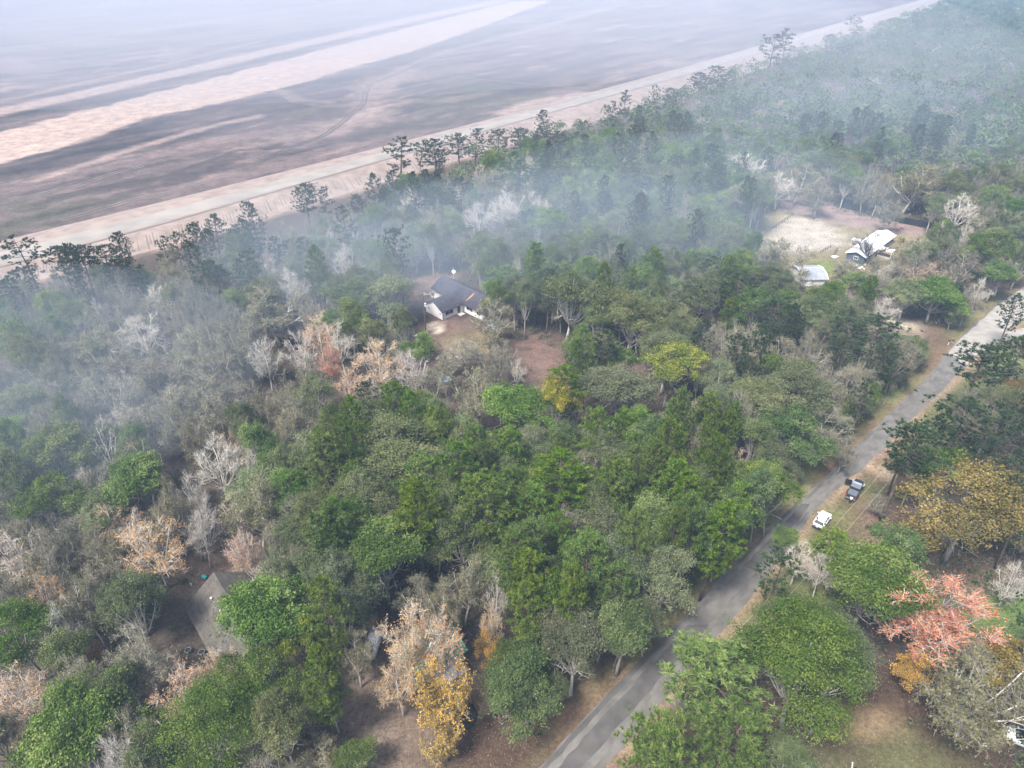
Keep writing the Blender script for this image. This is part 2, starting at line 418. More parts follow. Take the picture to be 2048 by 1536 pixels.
def mrange(src, a, bb, c, d):
    q = nt.nodes.new('ShaderNodeMapRange'); q.inputs[1].default_value = a; q.inputs[2].default_value = bb; q.inputs[3].default_value = c; q.inputs[4].default_value = d
    nt.links.new(src, q.inputs[0]); return q.outputs[0]
f1 = mrange(noise(1.7, 6, 0.85).outputs['Fac'], 0.32, 0.68, 0.45, 1.6)
f2 = mrange(noise(0.16, 9, 0.75).outputs['Fac'], 0.32, 0.68, 0.62, 1.42)
mu = nt.nodes.new('ShaderNodeMath'); mu.operation = 'MULTIPLY'; nt.links.new(f1, mu.inputs[0]); nt.links.new(f2, mu.inputs[1])
hsv = nt.nodes.new('ShaderNodeHueSaturation'); nt.links.new(at.outputs['Color'], hsv.inputs['Color']); nt.links.new(mu.outputs[0], hsv.inputs['Value'])
nt.links.new(hsv.outputs[0], b.inputs['Base Color'])
bp = nt.nodes.new('ShaderNodeBump'); bp.inputs['Strength'].default_value = 0.5; bp.inputs['Distance'].default_value = 0.15
nt.links.new(noise(1.6, 5, 0.7).outputs['Fac'], bp.inputs['Height']); nt.links.new(bp.outputs[0], b.inputs['Normal'])
gme = gmb.mesh('ground', [gm], True)
ca = gme.attributes.new('soil', 'FLOAT_COLOR', 'POINT')
ca.data.foreach_set('color', np.c_[np.clip(colr, 0, 1), np.ones(len(colr))].astype(np.float32).ravel())
tag(ob('ground', gme), 'leaf-littered woodland floor and cleared bare soil', 'ground', kind='structure')

# ---- the levee: raised body and its graded dirt road
def strips(rows, zs, n=260):
    rows = [resample(r, n) for r in rows]
    V = np.concatenate([np.c_[r, np.full(n, z)] if np.isscalar(z) else np.c_[r, z] for r, z in zip(rows, zs)])
    Fs = []
    for k in range(len(rows) - 1):
        for q in range(n - 1):
            Fs.append((k * n + q, k * n + q + 1, (k + 1) * n + q + 1, (k + 1) * n + q))
    return MB().add(V, Fs)
def mixline(a, b, t): return [(p[0] * (1 - t) + q[0] * t, p[1] * (1 - t) + q[1] * t) for p, q in zip(a, b)]
FARFT = mixline(LV_UP, LV_LO, -0.75)
bank_mat = surf('levee_soil', (0.185, 0.145, 0.122), (0.265, 0.21, 0.18), 0.25, bump=0.3, detail=8)
tag(ob('embankment', strips([LV_FT, mixline(LV_FT, LV_LO, 0.22), mixline(LV_FT, LV_LO, 0.8), LV_LO, LV_UP, FARFT][::-1], [-0.3, 0.35, 2.3, 2.6, 2.6, -0.45][::-1]), bank_mat), 'long low earth embankment of bare pinkish soil', 'embankment', kind='structure')
rd_mat = surf('graded_gravel', (0.20, 0.183, 0.163), (0.262, 0.238, 0.21), 0.12, detail=8)
tag(ob('dirt_road', strips([mixline(LV_UP, LV_LO, 0.86), mixline(LV_UP, LV_LO, 0.30)], [2.66, 2.66]), rd_mat), 'pale graded dirt road on the embankment', 'dirt road', kind='structure')
# erosion rills down the bank and the dark wheel rut beside the dirt road
rut_mat = new_mat('damp_rut', (0.14, 0.108, 0.098), 0.95)
tag(ob('wheel_rut', strips([mixline(LV_UP, LV_LO, 0.97), mixline(LV_UP, LV_LO, 0.91)], [2.68, 2.68]), rut_mat), 'dark rut along the edge of the embankment road', 'rut', kind='structure')
ril = MB()
fa, fb = resample(LV_FT, 900), resample(LV_LO, 900)
for k in range(20, 420):
    if rng.random() < 0.6:
        t0, t1 = rng.uniform(0.15, 0.4), rng.uniform(0.55, 0.85)
        A = fa[k] * (1 - t1) + fb[k] * t1; B = fa[k] * (1 - t0) + fb[k] * t0
        w = rng.uniform(0.06, 0.2); d = np.array([w, 0.0])
        zz = lambda t: np.interp(t, [0, 0.22, 0.8, 1], [-0.3, 0.35, 2.3, 2.6]) + 0.05
        ril.add([(*(A - d), zz(t1)), (*(A + d), zz(t1)), (*(B + d * 1.8), zz(t0)), (*(B - d * 1.8), zz(t0))], [(0, 1, 2, 3)])
tag(ob('erosion_rills', ril, new_mat('rill_soil', (0.155, 0.12, 0.10), 0.95)), 'fine erosion rills down the bare bank', 'rills', kind='stuff')

# ---- the paved road
asphalt = surf('old_asphalt', (0.095, 0.090, 0.083), (0.145, 0.137, 0.125), 0.35, bump=0.2, detail=10, stretch=(1, 1, 1))
def ribbon(L, Rr, z, a=0.0, b=1.0, n=90, ragged=False):
    L, Rr = np.array(L), np.array(Rr)
    t = np.linspace(a, b, n) * (len(L) - 1)
    q = lambda P: np.c_[np.interp(t, np.arange(len(P)), P[:, 0]), np.interp(t, np.arange(len(P)), P[:, 1])]
    l, r = q(L), q(Rr)
    jr = (rng.random(n) - 0.5) * 0.5
    dv = (l - r) / np.linalg.norm(l - r, axis=1)[:, None]
    l = l + dv * (rng.random(n) - 0.5)[:, None] * 0.35; r = r - dv * jr[:, None]
    if ragged:      # uneven ends of a stretch of different tone
        e = (l[1] - l[0]) / np.linalg.norm(l[1] - l[0])
        l[0] += e * rng.uniform(-2, 2); l[-1] += e * rng.uniform(-2, 2); r[0] += e * rng.uniform(-1.5, 1.5); r[-1] += e * rng.uniform(-1.5, 1.5)
    V = np.concatenate([np.c_[l, np.full(n, z)], np.c_[(l + r) / 2, np.full(n, z + 0.04)], np.c_[r, np.full(n, z)]])
    Fs = [(k * n + q_, (k + 1) * n + q_, (k + 1) * n + q_ + 1, k * n + q_ + 1) for k in range(2) for q_ in range(n - 1)]
    return MB().add(V, Fs)
road = tag(ob('road', ribbon(RD_L, RD_R, 0.05), asphalt), 'narrow grey asphalt country road', 'road', kind='structure')
dark_as = surf('dark_asphalt', (0.062, 0.060, 0.058), (0.092, 0.088, 0.083), 0.5, detail=9)  # darker grey for some stretches of the road
pale_as = surf('worn_pale_asphalt', (0.21, 0.20, 0.18), (0.29, 0.275, 0.245), 0.4, detail=9)
def mid(P, Q, t): return [(p[0] * (1 - t) + q[0] * t, p[1] * (1 - t) + q[1] * t) for p, q in zip(P, Q)]
ob('asphalt_stretch', ribbon(mid(RD_L, RD_R, 0.02), mid(RD_L, RD_R, 0.72), 0.085, 0.0, 0.165, 14, True), dark_as, road)
ob('asphalt_stretch', ribbon(mid(RD_L, RD_R, 0.02), mid(RD_L, RD_R, 0.8), 0.085, 0.235, 0.33, 14, True), dark_as, road)
ob('asphalt_stretch', ribbon(mid(RD_L, RD_R, 0.05), mid(RD_L, RD_R, 0.97), 0.085, 0.675, 0.93, 30, True), pale_as, road)

worn = surf('tyre_worn_asphalt', (0.088, 0.084, 0.078), (0.150, 0.142, 0.130), 0.45, detail=9, stretch=(1, 1, 1))
for t0, t1 in ((0.14, 0.30), (0.66, 0.82)):
    ob('tyre_track', ribbon(mid(RD_L, RD_R, t0), mid(RD_L, RD_R, t1), 0.105, 0.0, 0.66, 90), worn, road)
# ---- wheel tracks across the cleared field
def gz(x, y):
    q = fbm(np.array([x / 90 + 9.0]), np.array([y / 90 + 4.0]))[0]
    return (q - 0.5) * 1.2 * min(1, max(0, (y - 200) / 200)) - 0.15
trk_pale = surf('pale_wheel_track', (0.135, 0.107, 0.097), (0.175, 0.14, 0.125), 0.2, detail=8)
trk_dark = surf('dark_wheel_track', (0.058, 0.049, 0.048), (0.082, 0.068, 0.065), 0.2, detail=8)
TRK = [([(20, 400), (160, 372), (300, 330), (420, 300)], trk_pale), ([(120, 440), (240, 405), (420, 362), (560, 322), (690, 290)], trk_pale), ([(90, 395), (210, 372), (330, 350), (470, 300), (600, 285)], trk_dark),
       ([(560, 180), (600, 205), (690, 212), (760, 196)], trk_pale), ([(850, 236), (930, 216), (1010, 190), (1120, 160)], trk_dark), ([(870, 150), (960, 160), (1080, 172), (1180, 178)], trk_pale), ([(900, 95), (1060, 120), (1200, 140), (1300, 132)], trk_dark),
       ([(1150, 60), (1260, 85), (1400, 100)], trk_pale), ([(480, 340), (560, 300), (640, 270), (720, 210), (730, 170), (830, 126)], trk_dark), ([(60, 160), (180, 150), (300, 100)], trk_pale)]
for pts, mt in TRK:
    q = np.array(even(G(*pts), 40)); tg = np.gradient(q, axis=0); tg /= np.linalg.norm(tg, axis=1)[:, None]; nv = np.c_[-tg[:, 1], tg[:, 0]]
    q = q + nv * (np.cumsum(rng.normal(size=40)) * 0.5)[:, None]
    m = MB(); hw = rng.uniform(.25, .6, (40, 1))
    for off in (-1.1, 1.1):
        l, r_ = q + nv * (off - hw), q + nv * (off + hw)
        z = np.array([gz(a, b) for a, b in q]) + 0.14
        m.add(np.concatenate([np.c_[l, z], np.c_[r_, z]]), [(k, 40 + k, 41 + k, k + 1) for k in range(39)])
    tag(ob('wheel_track', m, mt), 'pair of wheel tracks worn across the cleared field', 'wheel tracks', kind='structure')
# ---- pale side drive joining the road
SD_L, SD_R = even(G((1930, 694), (1965, 676), (2010, 664), (2090, 648)), 20), even(G((1948, 714), (1985, 696), (2020, 684), (2100, 668)), 20)
tag(ob('side_drive', ribbon(SD_L, SD_R, 0.045, n=30), pale_as), 'pale side drive joining the road', 'drive', kind='structure')

# ================================================================== TREES
def unit(v): return v / (np.linalg.norm(v, axis=-1, keepdims=True) + 1e-9)
def leaf_quads(mb, C, Nrm, size, tint, mi, r, aspect=0.62):
    n = len(C); size = np.broadcast_to(size, (n,))
    ref = r.normal(size=(n, 3)); A = unit(np.cross(Nrm, ref)); B = np.cross(Nrm, A)
    a = A * size[:, None] * 0.5; b_ = B * size[:, None] * 0.5 * aspect
    V = np.stack([C - a, C - b_ + a * 0.15, C + a, C + b_ + a * 0.15], 1).reshape(-1, 3)
    mb.add(V, np.arange(4 * n).reshape(n, 4), np.repeat(tint, 4), mi)
def spikes(mb, P, Q, w, tint, mi, r):
    """one thin tapering face for every twig or needle from P to Q"""
    n = len(P); D = unit(Q - P); S = unit(np.cross(D, r.normal(size=(n, 3)))) * np.broadcast_to(w, (n,))[:, None] * 0.5
    V = np.stack([P - S * 1.2, P + S * 1.2, Q], 1).reshape(-1, 3)
    mb.add(V, np.arange(3 * n).reshape(n, 3), np.repeat(tint, 3), mi)
def curve(p0, p1, p2, n=5):
    t = np.linspace(0, 1, n)[:, None]
    return (1 - t) ** 2 * p0 + 2 * t * (1 - t) * p1 + t * t * p2

def skeleton(r, H, Rc, fork, nl, spread=(0.45, 0.9), top=(0.62, 0.97), nb=5, tr=0.26, lean=0.3, up=0.3):
    tk = MB(); tips = []; lobes = []
    wob = r.normal(size=2) * lean
    fz = fork * H
    trunk = np.array([[0, 0, -0.3], [wob[0] * 0.2, wob[1] * 0.2, fz * 0.35], [wob[0] * 0.7, wob[1] * 0.7, fz * 0.75], [wob[0], wob[1], fz], [wob[0] * 1.4, wob[1] * 1.4, fz + (H - fz) * 0.45]])
    tk.tube(trunk, np.array([tr * 1.35, tr, tr * 0.85, tr * 0.7, tr * 0.35]), 7)
    a0 = r.uniform(0, 6.28)
    for k in range(nl):
        last = k == nl - 1
        az = a0 + k * 2.4 + r.normal() * 0.25
        rad = 0.12 * Rc if last else Rc * r.uniform(*spread)
        ez = H * (0.96 if last else 0.95 - 0.36 * (rad / Rc) ** 1.4 + r.normal() * 0.055)
        s = trunk[3] * r.uniform(0.72, 1.0) if not last else trunk[4]
        s = np.array([wob[0], wob[1], s[2]])
        e = np.array([math.cos(az) * rad, math.sin(az) * rad, ez])
        m = s + (e - s) * np.array([0.62, 0.62, 0.35 + up * r.uniform(-.3, .4)]) + r.normal(size=3) * 0.35
        c = curve(s, m, e, 6)
        tk.tube(c, np.linspace(tr * 0.5, 0.05, 6), 5)
        lobes.append(e); tips.append((e, unit(e - m)))
        for q in range(nb):
            t = r.uniform(0.35, 0.92); b0 = c[int(t * 5)]
            d = unit(unit(e - s) * 0.5 + r.normal(size=3) * 0.75 + np.array([0, 0, 0.35]))
            ln = Rc * r.uniform(0.22, 0.5) * (1.2 - 0.5 * t)
            b2 = b0 + d * ln; b2[2] = min(b2[2], H * 1.0)
            bm_ = b0 + d * ln * 0.5 + r.normal(size=3) * 0.15
            tk.tube(curve(b0, bm_, b2, 4), np.linspace(0.07, 0.02, 4), 3)
            tips.append((b2, d))
            for w in range(2):
                d2 = unit(d + r.normal(size=3) * 0.8 + np.array([0, 0, 0.25])); b3 = b2 + d2 * Rc * r.uniform(0.1, 0.26)
                tips.append((b3, d2))
                tk.tube(np.array([b2 * 0.6 + bm_ * 0.4, b3]), [0.03, 0.012], 3)
    return tk, tips, np.array(lobes)

def make_oak(seed, H=15.0, Rc=5.2, nl=12, per=30, leaves=60, leaf=0.28, fork=0.36, dens=1.0, spread=(0.3, 0.88)):
    r = np.random.default_rng(seed)
    tk, tips, lobes = skeleton(r, H, Rc, fork, nl, spread)
    cr = MB()
    for L in lobes:
        rad = Rc * r.uniform(0.20, 0.50); lt_ = r.normal() * 0.13
        n = int(per * dens * (rad / (0.37 * Rc)) ** 2)
        d = unit(r.normal(size=(n, 3)) + np.array([0, 0, 0.45])); d[:, 2] = np.where(d[:, 2] < -0.35, -d[:, 2], d[:, 2])
        C = L + np.array([0, 0, -0.25 * rad]) + d * rad * np.where(r.random((n, 1)) < 0.12, r.uniform(1.1, 1.45, (n, 1)), r.uniform(0.65, 1.06, (n, 1))) * np.array([1, 1, 0.85])
        ct = np.clip(r.normal(0.5, 0.2, n) + lt_, 0, 1)
        P = np.repeat(C, leaves, 0) + r.normal(size=(n * leaves, 3)) * np.array([0.40, 0.40, 0.26]) * r.uniform(0.6, 1.35, n).repeat(leaves)[:, None] * Rc / 5.2
        Nm = unit(np.repeat(d, leaves, 0) * 0.45 + np.array([0, 0, 0.3]) + r.normal(size=(n * leaves, 3)) * 0.65)
        leaf_quads(cr, P, Nm, leaf * r.uniform(0.6, 1.25, len(P)), np.clip(np.repeat(ct, leaves) + r.normal(0, 0.14, len(P)), 0, 1), 0, r)
    return tk, cr, H, Rc

def make_pine(seed, H=20.0, Rc=4.2, base=0.45, whorls=13, nb=6, tufts=12, blades=16, blade=0.5, flat=0.0, sparse=1.0):
    r = np.random.default_rng(seed)
    tk = MB(); w = r.normal(size=2) * 0.35
    zz = np.linspace(-0.3, H * 0.97, 7)
    path = np.c_[w[0] * (zz / H) ** 2 * 2, w[1] * (zz / H) ** 2 * 2, zz]
    tk.tube(path, np.linspace(0.27, 0.05, 7), 7)
    TC, TD = [], []
    for k in range(whorls):
        t = k / (whorls - 1); z = H * (base + (0.98 - base) * t)
        prof = (0.5 + 0.5 * min(1, t / 0.35)) * math.sqrt(max(0.03, 1 - t ** 2.6))
        for q in range(nb):
            if r.random() > sparse: continue
            az = k * 1.1 + q * 2 * math.pi / nb + r.normal() * 0.3
            L = Rc * prof * r.uniform(0.6, 1.12)
            rise = L * (0.18 + 0.5 * t) * r.uniform(0.5, 1.3)
            s = np.array([np.interp(z, zz, path[:, 0]), np.interp(z, zz, path[:, 1]), z])
            e = s + np.array([math.cos(az) * L, math.sin(az) * L, rise])
            m = (s + e) / 2 + np.array([0, 0, -0.12 * L])
            tk.tube(curve(s, m, e, 4), np.linspace(0.07, 0.02, 4), 3)
            n = max(2, int(tufts * (0.5 + 0.6 * L / Rc)))
            tt = r.uniform(0.35, 1.0, n) ** 0.75
            C = (1 - tt[:, None]) ** 2 * s + 2 * tt[:, None] * (1 - tt[:, None]) * m + tt[:, None] ** 2 * e
            C = C + r.normal(size=(n, 3)) * np.array([0.42, 0.42, 0.2]) * (0.4 + 0.6 * L / Rc)
            TC.append(C); TD.append(np.tile(unit(e - s), (n, 1)))
    TC, TD = np.concatenate(TC), np.concatenate(TD)
    n = len(TC)
    ct = np.clip(r.normal(0.5, 0.22, n), 0, 1)
    P = np.repeat(TC, blades, 0)
    D = unit(r.normal(size=(n * blades, 3)) * 0.8 + np.repeat(TD, blades, 0) * 0.45 + np.array([0, 0, 0.55]))
    Q = P + D * (blade * r.uniform(0.65, 1.15, (len(P), 1)))
    cr = MB()
    spikes(cr, P, Q, 0.13, np.clip(np.repeat(ct, blades) + r.normal(0, 0.12, len(P)), 0, 1), 0, r)
    return tk, cr, H, Rc

def make_twiggy(seed, H=14.0, Rc=5.0, nl=9, nb=5, twigs=11, leaves=0, leaf=0.24, tw=(0.7, 1.5), width=0.045, fork=0.32, up=0.0, spread=(0.45, 0.9), patch=1.0, tr=0.22):
    """bare or half-bare tree: mesh slot 0 twigs, slot 1 leaves"""
    r = np.random.default_rng(seed)
    tk, tips, lobes = skeleton(r, H, Rc, fork, nl, spread, nb=nb, tr=tr, lean=0.5)
    P0 = np.array([t[0] for t in tips]); D0 = np.array([t[1] for t in tips])
    P = np.repeat(P0, twigs, 0); D = np.repeat(D0, twigs, 0)
    out = unit(P * np.array([1, 1, 0]) + 1e-6)
    P = P - D * r.uniform(0, 0.7, (len(P), 1))
    D = unit(D * 0.5 + out * 0.35 + r.normal(size=P.shape) * 0.62 + np.array([0, 0, 0.3 + up]))
    Q = P + D * r.uniform(*tw, (len(P), 1))
    cr = MB()
    spikes(cr, P, Q, width, np.clip(r.normal(0.5, 0.2, len(P)), 0, 1), 0, r)
    M = P + (Q - P) * r.uniform(0.35, 0.8, (len(P), 1))
    for rep in range(2):
        D2 = unit(D + r.normal(size=P.shape) * 0.7); Q2 = M + D2 * r.uniform(0.3, 0.8, (len(P), 1))
        spikes(cr, M, Q2, width * 0.7, np.clip(r.normal(0.55, 0.2, len(P)), 0, 1), 0, r)
        M = P + (Q - P) * r.uniform(0.5, 0.95, (len(P), 1))
    if leaves:
        tipt = np.clip(r.normal(0.5, 0.25, len(P0)), 0, 1); keep = r.random(len(P0)) < patch
        sel = np.flatnonzero(np.repeat(keep, twigs))
        k = r.choice(sel, leaves)
        C = P[k] + (Q[k] - P[k]) * r.uniform(0.4, 1.1, (leaves, 1)) + r.normal(size=(leaves, 3)) * 0.16
        Nm = unit(r.normal(size=C.shape) * 0.7 + np.array([0, 0, 0.5]))
        leaf_quads(cr, C, Nm, leaf * r.uniform(0.6, 1.3, leaves), np.clip(np.repeat(tipt, twigs)[k] + r.normal(0, 0.12, leaves), 0, 1), 1, r)
    return tk, cr, H, Rc

bark_grey = surf('grey_bark', (0.20, 0.185, 0.16), (0.34, 0.32, 0.285), 1.5, stretch=(3, 3, 0.6))
bark_dark = surf('pine_bark', (0.075, 0.058, 0.046), (0.13, 0.10, 0.078), 1.5, stretch=(3, 3, 0.6))
bark_pale = surf('pale_bark', (0.36, 0.34, 0.30), (0.52, 0.49, 0.44), 1.2, stretch=(3, 3, 0.6))
twig_grey = leaf_mat('grey_twigs', [(0, (0.145, 0.136, 0.106)), (1, (0.275, 0.258, 0.205))], 0.0, 0.015, 0.15)
twig_pale = leaf_mat('pale_twigs', [(0, (0.34, 0.31, 0.265)), (1, (0.54, 0.50, 0.44))], 0.0, 0.012, 0.12)
oak_leaf = leaf_mat('oak_leaves', [(0, (0.052, 0.090, 0.020)), (0.5, (0.116, 0.172, 0.046)), (1, (0.23, 0.285, 0.095))], 0.36, 0.018, 0.2)
live_leaf = leaf_mat('grey_green_leaves', [(0, (0.080, 0.102, 0.046)), (0.5, (0.142, 0.168, 0.080)), (1, (0.228, 0.248, 0.13))], 0.34, 0.02, 0.2)
pine_leaf = leaf_mat('pine_needles', [(0, (0.050, 0.094, 0.013)), (0.5, (0.112, 0.184, 0.030)), (1, (0.235, 0.30, 0.062))], 0.36, 0.014, 0.2)
dark_needle = leaf_mat('dark_pine_needles', [(0, (0.020, 0.036, 0.018)), (0.5, (0.038, 0.062, 0.028)), (1, (0.070, 0.100, 0.042))], 0.2, 0.014, 0.2)
olive_leaf = leaf_mat('olive_leaves', [(0, (0.105, 0.105, 0.052)), (0.5, (0.165, 0.160, 0.080)), (1, (0.24, 0.225, 0.115))], 0.25, 0.015, 0.15)
lime_leaf = leaf_mat('lime_leaves', [(0, (0.075, 0.125, 0.025)), (0.45, (0.16, 0.20, 0.04)), (0.75, (0.25, 0.27, 0.055)), (1, (0.34, 0.32, 0.09))], 0.3, 0.01, 0.1)
yellow_leaf = leaf_mat('yellow_leaves', [(0, (0.10, 0.14, 0.03)), (0.45, (0.23, 0.23, 0.05)), (0.8, (0.36, 0.32, 0.075)), (1, (0.46, 0.39, 0.13))], 0.3, 0.01, 0.1)
orange_leaf = leaf_mat('peach_leaves', [(0, (0.36, 0.19, 0.075)), (0.5, (0.52, 0.29, 0.12)), (1, (0.64, 0.40, 0.19))], 0.3, 0.012, 0.1)
gold_leaf = leaf_mat('golden_leaves', [(0, (0.25, 0.18, 0.03)), (0.35, (0.44, 0.26, 0.028)), (0.7, (0.56, 0.33, 0.04)), (1, (0.60, 0.42, 0.11))], 0.3, 0.01, 0.1)
brown_leaf = leaf_mat('golden_brown_leaves', [(0, (0.075, 0.068, 0.018)), (0.4, (0.16, 0.118, 0.028)), (0.75, (0.24, 0.165, 0.04)), (1, (0.31, 0.22, 0.065))], 0.25, 0.01, 0.1)
red_leaf = leaf_mat('red_leaves', [(0, (0.46, 0.12, 0.07)), (0.45, (0.50, 0.20, 0.12)), (0.8, (0.54, 0.29, 0.15)), (1, (0.46, 0.30, 0.12))], 0.3, 0.01, 0.1)
tan_leaf = leaf_mat('tan_leaves', [(0, (0.22, 0.14, 0.085)), (0.5, (0.33, 0.225, 0.14)), (1, (0.43, 0.31, 0.20))], 0.25, 0.01, 0.1)

SPEC = {}
def variants(key, maker, seeds, tm, cm, **kw):
    out = []
    for q, sd in enumerate(seeds):
        kk = {k: (v[q % len(v)] if isinstance(v, list) else v) for k, v in kw.items()}
        tk, cr, H, Rc = maker(sd, **kk)
        out.append((tk.mesh('trunk', [tm], True), cr.mesh('crown', cm if isinstance(cm, list) else [cm]), H, Rc))
    SPEC[key] = out
variants('oak', make_oak, range(100, 106), bark_grey, oak_leaf, nl=[11, 13, 14, 12])
variants('live', make_oak, range(120, 126), bark_pale, live_leaf, nl=[12, 13, 14], per=28, leaf=0.25)
bright_leaf = leaf_mat('bright_oak_leaves', [(0, (0.036, 0.072, 0.010)), (0.5, (0.085, 0.145, 0.024)), (1, (0.19, 0.25, 0.055))], 0.36, 0.004, 0.06, 0.05)
variants('bigoak', make_oak, range(140, 142), bark_grey, bright_leaf, nl=18, per=26, leaves=80, leaf=0.23, H=17.0, Rc=6.5)
variants('pine', make_pine, range(200, 208), bark_dark, pine_leaf, base=[0.36, 0.42, 0.40], Rc=[4.2, 4.6, 3.8])
variants('darkpine', make_pine, range(220, 226), bark_dark, dark_needle, base=[0.5, 0.58, 0.45], whorls=11, tufts=8, sparse=0.85)
variants('openpine', make_pine, range(240, 243), bark_dark, dark_needle, base=0.55, whorls=8, nb=5, tufts=9, sparse=0.7, Rc=4.0)
variants('grey', make_twiggy, range(300, 308), bark_grey, [twig_grey, olive_leaf], leaves=[3400, 2200, 4200, 1600], twigs=16)
variants('olive', make_twiggy, range(320, 325), bark_pale, [twig_grey, olive_leaf], leaves=5200, leaf=0.26, twigs=11)
variants('bare', make_twiggy, range(340, 346), bark_pale, [twig_pale, tan_leaf], leaves=[0, 0, 300], twigs=8, nb=6, up=0.35, spread=(0.35, 0.8))
variants('peach', make_twiggy, range(360, 365), bark_pale, [twig_pale, orange_leaf], leaves=[2800, 2000, 3400], twigs=9, up=0.2)
variants('gold', make_twiggy, range(380, 383), bark_dark, [twig_grey, gold_leaf], leaves=[6500, 7500], twigs=10, leaf=0.28)
variants('goldbrown', make_oak, range(400, 402), bark_grey, brown_leaf, nl=16, per=22, leaf=0.24)
variants('red', make_twiggy, range(420, 423), bark_grey, [leaf_mat('pinkish_twigs', [(0, (0.36, 0.24, 0.20)), (1, (0.55, 0.42, 0.36))], 0.0, 0.01, 0.1), red_leaf], leaves=[6500, 6000], leaf=0.22, twigs=13, up=0.25)
variants('yellow', make_oak, range(440, 442), bark_grey, yellow_leaf, nl=9, per=22)
variants('lime', make_oak, range(460, 462), bark_grey, lime_leaf, nl=11, per=26)
variants('tan', make_twiggy, range(480, 482), bark_grey, [twig_grey, tan_leaf], leaves=4200, twigs=11)
variants('darkbare', make_twiggy, range(520, 522), bark_dark, [leaf_mat('dark_twigs', [(0, (0.05, 0.045, 0.045)), (1, (0.12, 0.11, 0.10))], 0.0, 0.01, 0.1), tan_leaf], leaves=0, twigs=4, nb=6, nl=9, up=0.4, width=0.07, fork=0.25)
variants('dead', make_twiggy, range(500, 503), bark_pale, [twig_pale, tan_leaf], leaves=0, twigs=2, nb=3, nl=6, width=0.07, tr=0.3, fork=0.4)

SPECNAME = {'oak': ('oak_tree', 'oak tree'), 'bigoak': ('oak_tree', 'oak tree'), 'live': ('broadleaf_tree', 'broadleaf tree'), 'pine': ('pine_tree', 'pine tree'),
            'darkpine': ('pine_tree', 'pine tree'), 'openpine': ('pine_tree', 'pine tree'), 'grey': ('leafless_tree', 'leafless tree'), 'olive': ('olive_leaved_tree', 'deciduous tree'),
            'bare': ('bare_tree', 'bare tree'), 'peach': ('autumn_tree', 'autumn tree'), 'gold': ('autumn_tree', 'autumn tree'), 'goldbrown': ('autumn_tree', 'autumn tree'),
            'red': ('maple_tree', 'maple tree'), 'yellow': ('autumn_tree', 'autumn tree'), 'lime': ('autumn_tree', 'autumn tree'), 'tan': ('shrub', 'shrub'), 'dead': ('dead_tree', 'dead tree'), 'darkbare': ('bare_tree', 'bare tree')}
LOOK = {'oak': 'dense green oak', 'bigoak': 'large dense green oak', 'live': 'pale grey-green leafy tree', 'pine': 'bright green pine', 'darkpine': 'dark green pine', 'openpine': 'thin dark pine',
        'grey': 'grey-brown twiggy tree', 'olive': 'olive-leaved tree', 'bare': 'bare pale-grey tree', 'peach': 'peach-orange half-bare tree', 'gold': 'golden autumn tree', 'goldbrown': 'golden-brown tree',
        'red': 'red-leaved maple', 'yellow': 'yellow-leaved tree', 'lime': 'lime-yellow tree', 'tan': 'tan-leaved shrub', 'dead': 'dead white tree', 'darkbare': 'dark bare tree'}
DEFH = {'oak': 14, 'bigoak': 16, 'live': 14, 'pine': 19, 'darkpine': 19, 'openpine': 21, 'grey': 13, 'olive': 13, 'bare': 12, 'peach': 13, 'gold': 14, 'goldbrown': 13, 'red': 13, 'yellow': 13, 'lime': 15, 'tan': 4, 'dead': 14, 'darkbare': 11}
TREES = []      # (x, y, radius, height, key, label or None)
CC = {'pine': 0.74, 'darkpine': 0.76, 'openpine': 0.78}
def tree_at(px, py, rp, key, H=None, label=None):
    """a tree whose crown is seen at that pixel; it stands where the ray meets its crown height"""
    H = H or DEFH[key] * random.uniform(0.9, 1.1)
    zc = H * CC.get(key, 0.70)
    x, y = gp(px, py, zc)
    d = proj(x, y, zc)[2]
    TREES.append((x, y, max(1.0, rp * d / FPX), H, key, label))

